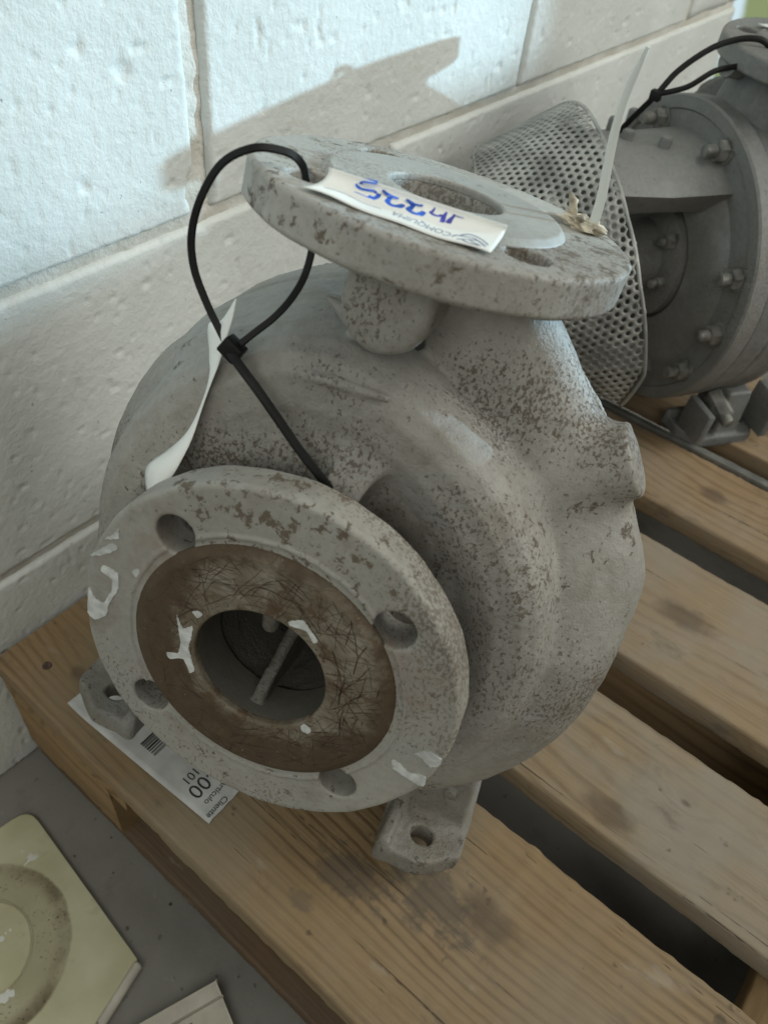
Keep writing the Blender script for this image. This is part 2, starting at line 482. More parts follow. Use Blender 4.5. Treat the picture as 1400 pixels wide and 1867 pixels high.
def sd_box(x, y, z, lo, hi, r=0.0):
    c = [(a + b) / 2 for a, b in zip(lo, hi)]; h = [(b - a) / 2 - r for a, b in zip(lo, hi)]
    qx = np.abs(x - c[0]) - h[0]; qy = np.abs(y - c[1]) - h[1]; qz = np.abs(z - c[2]) - h[2]
    return np.sqrt(np.maximum(qx, 0) ** 2 + np.maximum(qy, 0) ** 2 + np.maximum(qz, 0) ** 2) + np.minimum(np.maximum(qx, np.maximum(qy, qz)), 0) - r

def sd_cone(x, y, z, a, b, ra, rb):
    ax, ay, az = a; bx, by, bz = b
    ex, ey, ez = bx - ax, by - ay, bz - az
    t = np.clip(((x - ax) * ex + (y - ay) * ey + (z - az) * ez) / (ex * ex + ey * ey + ez * ez), 0, 1)
    return np.sqrt((x - ax - ex * t) ** 2 + (y - ay - ey * t) ** 2 + (z - az - ez * t) ** 2) - (ra + (rb - ra) * t)

def sd_cyl(x, y, z, a, b, r, rd=1.0):
    a = np.array(a, float); b = np.array(b, float)
    L = np.linalg.norm(b - a); d = (b - a) / L
    t = (x - a[0]) * d[0] + (y - a[1]) * d[1] + (z - a[2]) * d[2]
    q2 = (x - a[0] - d[0] * t) ** 2 + (y - a[1] - d[1] * t) ** 2 + (z - a[2] - d[2] * t) ** 2
    dr = np.sqrt(np.maximum(q2, 0)) - r + rd
    dt = np.abs(t - L / 2) - L / 2 + rd
    return np.minimum(np.maximum(dr, dt), 0) + np.sqrt(np.maximum(dr, 0) ** 2 + np.maximum(dt, 0) ** 2) - rd

def surface_nets(fn, lo, hi, h, newton=2):
    ax = [np.arange(lo[i], hi[i] + h, h, dtype=np.float32) for i in range(3)]
    F = np.empty([len(a) for a in ax], np.float32)
    for k in range(0, len(ax[0]), 24):
        X, Y, Z = np.meshgrid(ax[0][k:k + 24], ax[1], ax[2], indexing='ij')
        F[k:k + 24] = fn(X, Y, Z)
    S = F < 0
    cnt = np.zeros([n - 1 for n in F.shape], np.int8)
    for a in (0, 1):
        for b in (0, 1):
            for c in (0, 1):
                cnt += S[a:F.shape[0] - 1 + a, b:F.shape[1] - 1 + b, c:F.shape[2] - 1 + c]
    act = (cnt > 0) & (cnt < 8)
    I = np.argwhere(act)
    idx = np.full(act.shape, -1, np.int64); idx[act] = np.arange(len(I))
    P = np.zeros((len(I), 3)); W = np.zeros(len(I))
    corners = [(a, b, c) for a in (0, 1) for b in (0, 1) for c in (0, 1)]
    vals = {c: F[I[:, 0] + c[0], I[:, 1] + c[1], I[:, 2] + c[2]].astype(np.float64) for c in corners}
    for c in corners:
        for k in range(3):
            if c[k] == 0:
                e = list(c); e[k] = 1; e = tuple(e)
                va, vb = vals[c], vals[e]
                cr = (va < 0) != (vb < 0)
                t = np.where(cr, va / np.where(cr, va - vb, 1), 0)
                p = np.tile(np.array(c, float), (len(I), 1)); p[:, k] = t
                P += p * cr[:, None]; W += cr
    P = (I + P / W[:, None]) * h + np.array([a[0] for a in ax])
    quads = []
    for k in range(3):
        o = [(1, 2), (2, 0), (0, 1)][k]
        sl0 = [slice(None)] * 3; sl1 = [slice(None)] * 3
        sl0[k] = slice(0, -1); sl1[k] = slice(1, None)
        ch = S[tuple(sl0)] != S[tuple(sl1)]
        E = np.argwhere(ch)
        ok = (E[:, o[0]] > 0) & (E[:, o[1]] > 0) & (E[:, o[0]] < F.shape[o[0]] - 1) & (E[:, o[1]] < F.shape[o[1]] - 1)
        E = E[ok]
        def cell(d0, d1):
            q = E.copy(); q[:, o[0]] += d0; q[:, o[1]] += d1
            return idx[q[:, 0], q[:, 1], q[:, 2]]
        Q = np.stack([cell(-1, -1), cell(0, -1), cell(0, 0), cell(-1, 0)], 1)
        inside = S[E[:, 0], E[:, 1], E[:, 2]]
        Q[~inside] = Q[~inside][:, ::-1]
        quads.append(Q)
    Q = np.concatenate(quads)
    Q = Q[(Q >= 0).all(1)]
    for _ in range(newton):
        e = 0.15
        f0 = fn(P[:, 0], P[:, 1], P[:, 2])
        g = np.stack([(fn(P[:, 0] + (e if k == 0 else 0), P[:, 1] + (e if k == 1 else 0), P[:, 2] + (e if k == 2 else 0)) - f0) / e for k in range(3)], 1)
        n2 = np.maximum((g * g).sum(1), 0.2)
        st = -(f0 / n2)[:, None] * g
        ln = np.linalg.norm(st, axis=1, keepdims=True)
        P = P + st * np.minimum(1, h * 0.45 / np.maximum(ln, 1e-9))
    return P * MM, Q

# ------------------------------------------------------------------ the pump casing (frame: x right, y back along the shaft, z up, mm)
PUMP_R = np.array([[0.94742656, -0.31972732, 0.01254416],
                   [0.3053388, 0.91512005, 0.2632936],
                   [-0.09566157, -0.24562113, 0.96463419]])
pm = Matrix.Identity(4)
for i in range(3):
    for j in range(3): pm[i][j] = PUMP_R[i, j]
pm.translation = (0.21518, 0.184646, 0.026225)

def casing_sdf(X, Y, Z):
    x = X; y = Y; z = Z - 160.0
    rho = np.sqrt(x * x + z * z) + 1e-6
    deg = np.degrees(np.arctan2(z, x))
    # inner dome around the impeller eye: its shoulder radius spirals inwards to the right
    Rphi = np.interp(deg, [-180, -90, -30, 0, 35, 57, 80, 92, 105, 130, 180], [116, 119, 118, 120, 125, 128.5, 135, 141, 141, 128, 116])
    rr = rho * 126.0 / Rphi
    d = sd_poly(rr, y, [(-20, -58), (48, -55), (66, -47), (84, -49), (102, -60), (114, -60.5), (121, -56.5), (125, -48), (126, -34), (126, 50), (-20, 50)]) - 1.5
    # sloping left cheek
    cone = sd_poly(rho, y, [(-20, -60), (96, -57), (111, -47), (122, -34), (131, -17), (140, 3), (142, 30), (-20, 30)]) - 1.0
    cone = smax(cone, x - 14.0 - 0.12 * (z - 60), 22.0)
    d = smin(d, cone, 12.0)
    # rounded shoulder at the upper left, between the flow line and the rear rim
    shd = sd_poly(rho, y, [(-20, -56), (108, -56), (128, -50), (139, -35), (146, -6), (146, 20), (-20, 20)]) - 0.8
    shd = smax(smax(shd, x - z * 0.035, 10.0), -x * 0.643 - z * 0.766, 30.0)
    d = smin(d, shd, 8.0)
    # volute tube
    th = np.mod(deg - 100.0, 360.0)
    rt = np.interp(th, [0, 60, 140, 220, 290, 312, 345, 360], [22, 24, 30, 38, 43, 43, 26, 22])
    ro = np.interp(th, [0, 80, 150, 215, 290, 315, 345, 360], [139, 141, 148, 155, 158, 157, 146, 139])
    ys = np.interp(deg, [-180, -60, -10, 12, 30, 48, 80, 100, 130, 180], [1.0, 0.85, 0.80, 0.88, 1.22, 1.75, 2.0, 1.5, 1.0, 1.0])
    tube = np.sqrt((rho - (ro - rt)) ** 2 + (y * ys) ** 2) - rt
    yn = y * np.interp(z, [40, 90, 150, 186], [1.8, 2.0, 1.5, 1.0])
    neck = sd_cone(x, yn, z, (107, 0, 50), (78, 0, 90), 43, 42)
    for a, b, ra, rb in [((78, 0, 90), (48, 0, 127), 42, 40), ((48, 0, 127), (22, 0, 156), 40, 37), ((22, 0, 156), (3, 0, 182), 37, 35), ((3, 0, 182), (0, 0, 200), 35, 38)]:
        neck = np.minimum(neck, sd_cone(x, yn, z, a, b, ra, rb))
    neck = smax(neck, z - 188.0, 1.0)
    tube = smin(tube, neck, 14.0)
    d = smin(d, tube, 3.5)
    # rear drum and rim
    drum = sd_poly(rho, y, [(-20, -4), (137, -4), (141, 2), (142, 36), (146, 39), (147, 62), (-20, 62)]) - 0.8
    d = smin(d, drum, 7.0)
    # rounded lug under the discharge flange
    zz = np.maximum(0.0, 164.0 - z) + np.maximum(0, z - 300)
    lug2 = np.sqrt((x - 1.5) ** 2 + zz ** 2) - 19.0
    lug = smax(smax(lug2, -(y + 60.0), 6.0), y - 0.0, 4.0)
    lug = np.maximum(lug, z - 186.0)
    d = smin(d, lug, 2.5)
    d = smin(d, sd_cone(x, y, z, (-30, -40, 154), (-12, -40, 149), 0.8, 6.0), 3.0)
    # side boss with a flat face
    boss = sd_cyl(x, y, z, (84, -8, 97), (119, -8, 123), 17.0, 1.2)
    d = smin(d, boss, 13.0)
    # thin edge rib behind the neck
    seg = sd_cone(x, 0 * y, z, (53.5, 0, 153), (74.5, 0, 139), 8, 8)
    seg = np.minimum(seg, sd_cone(x, 0 * y, z, (74.5, 0, 139), (102, 0, 115), 8, 8))
    rib = np.maximum(seg, np.abs(y - 19.5) - 2.4)
    d = smin(d, rib, 1.5)
    # raised flow line on the shoulder and a short gusset at the suction neck
    lip = sd_cone(x, y, z, (-35, -59.5, 124.5), (-12, -62.3, 129), 1.3, 2.5)
    lip = np.minimum(lip, sd_cone(x, y, z, (-12, -62.3, 129), (12, -61, 130.5), 2.5, 1.8))
    d = smin(d, lip, 1.5)
    xr = x * 0.97 - z * 0.24; zr = x * 0.24 + z * 0.97
    d = smin(d, sd_box(xr, y, zr - (y + 80) * 1.25, (-22, -80, 10), (-5, -45, 73), 1.0), 9.0)
    # suction neck
    d = smin(d, sd_cyl(x, y, z, (0, -90, 0), (0, -50, 0), 50.0, 1.0), 8.0)
    # hollow inside: suction bore, impeller room, discharge bore
    d = smax(d, -(np.maximum(rho - 33.3, y - 34.0)), 1.0)
    d = np.maximum(d, -smax(rho - 106.0, np.abs(y - 10.0) - 46.0, 8.0))
    d = np.maximum(d, -np.maximum(np.sqrt(x * x + y * y) - 25.0, 90.0 - z))
    # splitter rib and stub inside the suction bore
    vane = np.maximum(sd_poly(y, z, [(-91, -36), (-84, -25), (-70, -12), (-40, 10), (-10, 36), (30, 36), (30, -36)]), np.abs(x - 0.06 * (y + 90)) - 2.3) - 0.8
    vane = np.maximum(vane, rho - 36.0)
    d = np.minimum(d, vane)
    d = np.minimum(d, np.maximum(sd_cone(x, y, z, (-4, -88, 36), (-3, -88, 18), 5.0, 4.2), rho - 36.0))
    # sand-cast unevenness
    d = d + 0.30 * np.sin(x * 0.11 + 1.3 * np.sin(z * 0.07)) * np.sin(z * 0.093 + 1.1 * np.sin(y * 0.09)) + 0.16 * np.sin(x * 0.31 + 2 * np.sin(y * 0.13)) * np.sin(z * 0.27 + y * 0.21)
    return d

def holes(d, u, v, pcd, rh, k=0.9):
    s = pcd / 2 / math.sqrt(2)
    for a in (-1, 1):
        for b in (-1, 1):
            d = smax(d, -(np.sqrt((u - a * s) ** 2 + (v - b * s) ** 2) - rh), k)
    return d

def suction_sdf(X, Y, Z):
    z = Z; rho = np.sqrt(X * X + z * z) + 1e-6
    # front edge slightly battered
    ang = np.arctan2(z, X)
    rw = 92.5 + 0.30 * np.sin(ang * 5 + 1) + 0.22 * np.sin(ang * 13) + 0.12 * np.sin(ang * 31 + 2)
    d = sd_poly(rho - (rw - 92.5), Y, [(31, -97.3), (61, -97.3), (67.2, -97.0), (67.6, -97.9), (68.6, -98.0), (69.4, -97.0), (91.0, -96.9), (92.5, -95.0), (92.6, -80), (91.3, -78.4), (56, -78.2), (51, -74), (31, -74)]) - 0.25
    d = np.maximum(d, -(rho - 32.5))
    return holes(d, X, z, 145.0, 9.6)

def seat_sdf(X, Y, Z):
    rho = np.sqrt(X * X + Z * Z) + 1e-6
    d = sd_poly(rho, Y, [(32.5, -96), (32.5, -99.6), (33.2, -100.3), (60.2, -100.3), (61.2, -99.6), (64.5, -97.4), (64.5, -96)]) - 0.1
    return d

def discharge_sdf(X, Y, Z):
    rho = np.sqrt(X * X + Y * Y) + 1e-6
    ang = np.arctan2(Y, X)
    rw = 0.25 * np.sin(ang * 5 + 2) + 0.2 * np.sin(ang * 14) + 0.1 * np.sin(ang * 33)
    d = sd_poly(rho - rw, Z, [(24, 338), (40, 338), (44, 340.5), (80.5, 340.6), (82.4, 342.2), (82.5, 356.0), (81.2, 357.2), (24, 357.3)]) - 0.25
    d = np.maximum(d, -(rho - 25.0))
    # cast mark "3"-like strokes near the left edge, cut in slightly
    return holes(d, X, Y, 125.0, 9.5)

def seat2_sdf(X, Y, Z):
    rho = np.sqrt(X * X + Y * Y) + 1e-6
    return sd_poly(rho, Z, [(25.0, 356.5), (25.0, 359.6), (25.7, 360.1), (50.4, 360.1), (51.0, 359.6), (53.5, 357.3), (53.5, 356.5)]) - 0.1

def foot_sdf(X, Y, Z):
    d = sd_box(X, Y, Z, (84, -50, 0), (132.5, 50, 14), 2.2)
    d = smax(d, (X - 124.0) * 0.62 + (np.abs(Y) - 40.0) * 0.78, 2.5)           # cut outer corners
    edge = sd_box(X, Y, Z, (82, -50, 0), (90, 50, 20), 3.0)
    d = smin(d, edge, 5.0)
    # standing web up to the casing
    lean = X - 0.10 * (Z - 14)
    web = sd_box(lean + 0.24 * Z, Y, Z, (86, -15, 4), (132, 15, 66), 3.0)
    d = smin(d, web, 6.0)
    side = sd_box(X + 0.25 * (Z - 14), Y, Z, (80, -44, 2), (92, 44, 60), 3.0)
    side = np.maximum(side, (Z - 18) * 0.7 + (np.abs(Y) - 18) * 0.7)
    d = smin(d, side, 5.0)
    for hy in (-31, 34):
        d = smax(d, -(np.sqrt((X - 106) ** 2 + (Y - hy) ** 2) - 7.2), 1.2)
    for bx, bz in ((100, 44), (112, 41)):
        d = smin(d, sd_cyl(X, Y, Z, (bx, -17.5, bz), (bx, 0, bz), 4.0, 0.8), 1.0)
    return d + 0.25 * np.sin(X * 0.23 + np.sin(Y * 0.19)) * np.sin(Y * 0.21 + Z * 0.27)

def bracket_sdf(X, Y, Z):
    z = Z - 160
    rho = np.sqrt(X * X + z * z)
    d = sd_poly(rho, Y, [(-10, 70), (118, 63), (118, 74), (64, 82), (46, 118), (46, 170), (-10, 170)]) - 1.0
    leg = sd_box(X, Y, Z, (-16, 118, 8), (16, 136, 130), 3.0)
    pad = sd_box(X, Y, Z, (-34, 112, 5.5), (34, 142, 15), 2.0)
    return smin(smin(d, leg, 6.0), pad, 4.0)

pump = empty('pump_casing', mat=pm)
tag(pump, 'rusty grey pump casing tipped back on the front pallet board, two round flanges', 'pump')
v, f = surface_nets(casing_sdf, (-158, -102, -8), (170, 66, 362), 1.9)
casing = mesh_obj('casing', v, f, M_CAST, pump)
v, f = surface_nets(suction_sdf, (-95, -101, -95), (95, -72, 95), 1.15)
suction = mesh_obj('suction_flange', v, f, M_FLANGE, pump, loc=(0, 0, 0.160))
suction['label'] = 'front suction flange with four bolt holes and flaking white patches'
v, f = surface_nets(seat_sdf, (-67, -102, -67), (67, -94, 67), 1.0)
seat = mesh_obj('sealing_face', v, f, M_SEAT, suction)
seat['label'] = 'rust brown scratched sealing ring round the bore'
v, f = surface_nets(discharge_sdf, (-85, -85, 336), (85, 85, 360), 1.15)
disch = mesh_obj('discharge_flange', v, f, M_FLANGE2, pump)
disch['label'] = 'upper discharge flange with four bolt holes'
v, f = surface_nets(seat2_sdf, (-56, -56, 355), (56, 56, 362), 1.0)
seat2 = mesh_obj('sealing_face', v, f, M_SEAT2, disch)
v, f = surface_nets(foot_sdf, (72, -54, -3), (138, 54, 72), 1.5)
foot_r = mesh_obj('foot', v, f, M_FOOT, pump)
v2 = v.copy(); v2[:, 0] *= -1
foot_l = mesh_obj('foot', v2, f[:, ::-1], M_FOOT, pump)
v, f = surface_nets(bracket_sdf, (-122, 60, 2), (122, 174, 282), 3.0)
bracket = mesh_obj('rear_bracket', v, f, M_FOOT, pump)

# bare patches where the paint has flaked, thin ragged flakes on the flange face
def chip(poly, y, parent, n=3, jitter=0.5):
    pts = []
    k = len(poly); Pn = [np.array(q) for q in poly]
    for i in range(k):
        p0, p1, p2, p3 = Pn[i - 1], Pn[i], Pn[(i + 1) % k], Pn[(i + 2) % k]
        m_ = max(2, int(np.linalg.norm(p2 - p1) / 0.7))
        for j in range(m_):
            t = j / m_
            q = 0.5 * (2 * p1 + 0.6 * (p2 - p0) * t + (-2 * p1 + 2 * p2 - 0.6 * 2 * (p2 - p0) - 0.6 * (p3 - p1) + 4 * (p2 - p1)) * t * t + (0.6 * (p2 - p0) + 0.6 * (p3 - p1) - 4 * (p2 - p1)) * t ** 3)
            pts.append(q + (np.random.rand(2) - .5) * jitter)
    bm = bmesh.new()
    vs = [bm.verts.new((p[0] * MM, y * MM, p[1] * MM)) for p in pts]
    fc = bm.faces.new(vs)
    r = bmesh.ops.extrude_face_region(bm, geom=[fc])
    for e in r['geom']:
        if isinstance(e, bmesh.types.BMVert): e.co.y += 0.6 * MM
    bmesh.ops.triangulate(bm, faces=[q for q in bm.faces if len(q.verts) > 4])
    return bm_obj('paint_flake', bm, M_CHIP, parent, smooth=False)
np.random.seed(5)
for poly in ([(-90.5, 20.1), (-80.5, 31.8), (-77.5, 30.1), (-84.1, 23.6)],
             [(-83.5, 17.4), (-76.3, 16.2), (-74.7, 8.6), (-78.8, -4.0), (-79.7, -11.6), (-85.2, -17.5), (-89.4, -15.1), (-89.9, 0.5), (-86.2, -4.5), (-81.7, -4.8), (-78.2, 5.1), (-78.7, 11.6), (-84.4, 13.6)],
             [(71.1, -20.1), (75.2, -20.1), (80.2, -23.1), (87.7, -20.8), (89.0, -27.2), (84.5, -27.3), (73.2, -24.6)],
             [(79.3, -9.4), (85.2, -4.6), (91.2, -6.1), (91.3, -10.2), (88.0, -13.3), (83.1, -10.7)],
             [(-69, 22), (-66, 24), (-64, 21), (-67, 19)], [(-84, 33), (-80, 37), (-78, 41), (-77.5, 36)]):
    chip(poly, -97.75, suction)
for poly in ([(8.0, 35.3), (13.6, 39.1), (17.3, 36.4), (22.3, 31.7), (20.8, 29.4), (16.5, 34.3), (8.9, 33.3)],
             [(-43.1, 11.0), (-38.9, 4.7), (-34.7, 8.8), (-34.3, 2.1), (-34.7, -4.5), (-33.6, -8.5), (-29.8, -17.5), (-31.8, -20.5), (-36.3, -13.5), (-43.0, -17.4), (-44.9, -14.1), (-39.5, -11.6), (-39.0, -4.2)],
             [(26.4, -21.5), (27.8, -19.2), (31.6, -21.0), (30.7, -24.3), (27.2, -23.9)], [(-36, 17), (-33, 14.5), (-31, 18), (-34, 18.5)]):
    chip(poly, -100.6, suction)

for pts in (((-68.3, -16.7), (-70.2, -12.5), (-70.1, -7.0), (-66.1, -8.4), (-64.4, -10.1)), ((-66.7, -14.8), (-66.6, -18.3), (-64.0, -20.7), (-61.5, -18.0), (-59.7, -16.4), (-59.2, -12.9))):
    def mark_sdf(X, Y, Z, pts=pts):
        d = 1e3
        for p, q in zip(pts[:-1], pts[1:]): d = np.minimum(d, sd_cone(X, Y, Z, (p[0], p[1], 357.2), (q[0], q[1], 357.2), 0.55, 0.55))
        return d
    v, f = surface_nets(mark_sdf, (-73, -23, 355), (-56, -4, 359), 0.5)
    mesh_obj('cast_mark', v, f, M_FLANGE2, disch)

def hair_scratches():
    rs = np.random.RandomState(17)
    bm = bmesh.new()
    for s in range(300):
        r0 = rs.uniform(35, 58); a0 = rs.uniform(0, 2 * math.pi)
        if rs.rand() < 0.55: a0 = rs.choice([-0.7, 0.2, 1.2, 2.1]) + rs.randn() * 0.35   # they gather in patches
        p = np.array([r0 * math.cos(a0), r0 * math.sin(a0)])
        th = a0 + math.pi / 2 + rs.randn() * 0.75 if rs.rand() < 0.6 else rs.uniform(0, 6.28)
        L = rs.uniform(5, 30); cv = rs.randn() * 0.022; wd = rs.choice([0.22, 0.3, 0.42, 0.7], p=[.4, .3, .2, .1])
        n = max(4, int(L / 1.6)); prev = None
        for i in range(n):
            rr = np.hypot(*p)
            if rr < 33.6 or rr > 60.0: break
            w_ = wd * (0.35 if i in (0, n - 1) else rs.uniform(0.7, 1.25))
            nx, ny = -math.sin(th), math.cos(th)
            u = bm.verts.new(((p[0] + nx * w_ / 2) * MM, -100.47 * MM, (p[1] + ny * w_ / 2) * MM)); v_ = bm.verts.new(((p[0] - nx * w_ / 2) * MM, -100.47 * MM, (p[1] - ny * w_ / 2) * MM))
            if prev: bm.faces.new((prev[0], u, v_, prev[1]))
            prev = (u, v_)
            th += cv * 1.6 + rs.randn() * 0.06
            p = p + np.array([math.cos(th), math.sin(th)]) * (L / n)
    o = bm_obj('hair_scratches', bm, M_SCRATCH, suction, smooth=False)
    o['kind'] = 'stuff'
M_SCRATCH = plain('rusty scratch', (0.058, 0.036, 0.020), 0.8, var=0.25, scale=200)
hair_scratches()

# ------------------------------------------------------------------ more mesh helpers
def strap(name, pts, wdt, thk, mat, parent=None, facing=None, sub=6, taper=None, closed=False):
    """flat strap swept along a smooth curve through pts (metres); facing = vector the flat side looks to"""
    P = [Vector(p) for p in pts]
    C = []
    n = len(P)
    for i in range(n - 1):
        p0 = P[max(i - 1, 0)]; p1 = P[i]; p2 = P[i + 1]; p3 = P[min(i + 2, n - 1)]
        for j in range(sub):
            t = j / sub
            C.append(0.5 * ((2 * p1) + (p2 - p0) * t + (2 * p0 - 5 * p1 + 4 * p2 - p3) * t * t + (3 * p1 - p0 - 3 * p2 + p3) * t ** 3))
    C.append(P[-1])
    v = []; f = []
    for i, c in enumerate(C):
        T = (C[min(i + 1, len(C) - 1)] - C[max(i - 1, 0)]).normalized()
        F = Vector(facing)
        W = T.cross(F).normalized()
        N = W.cross(T).normalized()
        k = 1.0 if taper is None else taper(i / (len(C) - 1))
        hw = wdt / 2 * k; ht = thk / 2
        for a, b in ((-1, -.5), (-.8, -1), (.8, -1), (1, -.5), (1, .5), (.8, 1), (-.8, 1), (-1, .5)):
            v.append(c + W * (a * hw) + N * (b * ht))
        if i:
            for q in range(8):
                f.append(((i - 1) * 8 + q, (i - 1) * 8 + (q + 1) % 8, i * 8 + (q + 1) % 8, i * 8 + q))
    f.append(tuple(range(7, -1, -1))); f.append(tuple((len(C) - 1) * 8 + q for q in range(8)))
    o = mesh_obj(name, [tuple(q) for q in v], f, mat, parent, sharp=50)
    return o

def box_bm(bm, lo, hi, bev=0.0, mat4=None, segs=2):
    b2 = bmesh.new()
    bmesh.ops.create_cube(b2, size=1)
    for q in b2.verts:
        q.co = Vector([lo[i] + (q.co[i] + .5) * (hi[i] - lo[i]) for i in range(3)])
    if bev:
        bmesh.ops.bevel(b2, geom=b2.edges[:], offset=bev, segments=segs, affect='EDGES', profile=0.5)
    if mat4 is not None: b2.transform(mat4)
    t = bpy.data.meshes.new('tmp'); b2.to_mesh(t); b2.free(); bm.from_mesh(t); bpy.data.meshes.remove(t)

def cyl_bm(bm, a, b, r, n=24, bev=0.0, r2=None):
    a = Vector(a); b = Vector(b); d = b - a
    b2 = bmesh.new()
    bmesh.ops.create_cone(b2, cap_ends=True, segments=n, radius1=r, radius2=r if r2 is None else r2, depth=d.length)
    if bev:
        ed = [e for e in b2.edges if abs(e.verts[0].co.z - e.verts[1].co.z) < 1e-7]
        bmesh.ops.bevel(b2, geom=ed, offset=bev, segments=2, affect='EDGES')
    q = d.to_track_quat('Z', 'Y').to_matrix().to_4x4()
    q.translation = (a + b) / 2
    b2.transform(q)
    t = bpy.data.meshes.new('tmp'); b2.to_mesh(t); b2.free(); bm.from_mesh(t); bpy.data.meshes.remove(t)

def lathe(name, prof, axis_o, mat, parent, n=72, sharp=35):
    """profile of (radius, y) revolved round the local Y axis through axis_o, mm"""
    v = []; f = []
    k = len(prof)
    for i in range(n):
        a = 2 * math.pi * i / n
        for r, y in prof:
            v.append(((axis_o[0] + r * math.cos(a)) * MM, (axis_o[1] + y) * MM, (axis_o[2] + r * math.sin(a)) * MM))
    for i in range(n):
        for j in range(k - 1):
            f.append((i * k + j, i * k + j + 1, ((i + 1) % n) * k + j + 1, ((i + 1) % n) * k + j))
    bm = bmesh.new()
    me = bpy.data.meshes.new('t'); me.from_pydata(v, [], f); bm.from_mesh(me); bpy.data.meshes.remove(me)
    bmesh.ops.remove_doubles(bm, verts=bm.verts, dist=1e-6)
    return bm_obj(name, bm, mat, parent, sharp=sharp)

def text_mesh(name, s, size, mat, parent, M4, extrude=0.00005):
    cu = bpy.data.curves.new('txt', 'FONT')
    cu.body = s; cu.size = size; cu.extrude = extrude; cu.resolution_u = 3
    cu.align_x = 'LEFT'
    o = bpy.data.objects.new('txt', cu)
    me = bpy.data.meshes.new_from_object(o)
    bpy.data.objects.remove(o)
    me.transform(M4)
    me.materials.clear(); me.materials.append(mat)
    me.name = name
    p = bpy.data.objects.new(name, me)
    COL.objects.link(p)
    p.parent = parent
    return p

# ------------------------------------------------------------------ block wall
N1, N2, N3, N4 = VNoise(11), VNoise(12), VNoise(13), VNoise(14)
wall = empty('block_wall', (0, 0, -0.147))
tag(wall, 'white painted concrete block wall behind the pumps, sunlit patch at its upper left', 'wall')
WZ = -0.147
def block(y0, y1, z0, z1, step, k):
    """one block: face towards +X with worn rounded edges, mm"""
    ny = max(8, int((y1 - y0) / step)); nz = max(8, int((z1 - z0) / step))
    yy = np.linspace(y0, y1, ny + 1); zz = np.linspace(z0, z1, nz + 1)
    Y, Z = np.meshgrid(yy, zz, indexing='ij')
    ej = 1.6 * N1(Y / 14 + k, Z / 14) + 1.8 * N2(Y / 4, Z / 4 + k)
    dy = (np.minimum(Y - y0, y1 - Y) + ej * 0.5) * 0.62; dz = np.minimum(Z - z0, z1 - Z) + ej * 0.5
    e = np.minimum(dy, dz)
    X = -5.6 * (1 - sm(e, -1.5, 3.6)) ** 2
    X = X + 0.7 * N1(Y / 60, Z / 60 + k) + 0.22 * N2(Y / 8 + k, Z / 9) + 0.36 * N3(Y / 3.6, Z / 4.6 + k * 3)
    pit = N4(Y / 4.6 + k * 7, Z / 6.5)
    X = X - 1.3 * sm(pit, 0.33, 0.45)
    # chipped corner next to the mortar joint
    cx = np.hypot((Y - 331) * 1.0, (Z - 276) * 0.55) + 5 * N2(Y / 7, Z / 7)
    X = X - 8 * sm(-cx, -13, -5)
    # an old drill hole
    X = X - 22 * sm(-np.hypot(Y - 482, Z - 168), -6.5, -4.5)
    V = np.stack([X, Y, Z - (-147.0)], -1).reshape(-1, 3)
    idx = np.arange(V.shape[0]).reshape(ny + 1, nz + 1)
    F = np.stack([idx[:-1, :-1], idx[1:, :-1], idx[1:, 1:], idx[:-1, 1:]], -1).reshape(-1, 4)
    rim = np.concatenate([idx[:, 0], idx[-1, 1:], idx[::-1, -1][1:], idx[0, ::-1][1:-1]])
    B = V[rim].copy(); B[:, 0] = -120.0
    bi = np.arange(len(rim)) + len(V)
    r2 = np.roll(rim, -1); b2 = np.roll(bi, -1)
    F2 = np.stack([r2, rim, bi, b2], -1)
    mesh_obj('concrete_block', np.concatenate([V, B]) * MM, np.concatenate([F, F2]), M_WALL, wall)
k = 0
zc = [-138.0, 62.0, 263.4, 465.0, 666.0, 866.0]
for r in range(5):
    z0 = zc[r] + (4.0 if r else -9); z1 = zc[r + 1] - 4.0
    off = 334.4 if r % 2 == 0 else 334.4 + 194.6
    off -= 4 * 389.2
    # rows alternate; the row above z = 263 has joints at y = 334 and 723
    if r in (0, 2, 4): off = 334.4 - 4 * 389.2
    else: off = 529.0 - 4 * 389.2
    y = off
    while y < 1286:
        step_ = 389.2 * 2 if r % 2 == 1 else 389.2
        ga = 2.5 if abs(y - 723.6) < 5 else 6.5; gb = 2.5 if abs(y + step_ - 723.6) < 5 else 6.5
        a = max(y + ga, -1000.0); b = min(y + step_ - gb, 1286.0)
        if b - a > 25:
            vis = -60 < b and a < 760 and r < 3
            block(a, b, z0, z1, 2.0 if vis else 9.0, k * 1.37)
            k += 1
        y += step_
# mortar bed behind the block faces
def mortar():
    V = []; F = []
    yy = np.arange(-1000, 1283, 6.0); zz = np.arange(-147, 862, 4.0)
    Y, Z = np.meshgrid(yy, zz, indexing='ij')
    X = -5.0 + 1.4 * N2(Y / 16, Z / 9) + 1.0 * N3(Y / 7, Z / 5)
    for zj in zc[1:5]:
        X += 1.5 * np.exp(-((Z - zj) / 4.0) ** 2)
    V = np.stack([X, Y, Z + 147.0], -1).reshape(-1, 3)
    idx = np.arange(V.shape[0]).reshape(len(yy), len(zz))
    F = np.stack([idx[:-1, :-1], idx[1:, :-1], idx[1:, 1:], idx[:-1, 1:]], -1).reshape(-1, 4)
    o = mesh_obj('mortar_joints', V * MM, F, M_MORTAR, wall)
mortar()

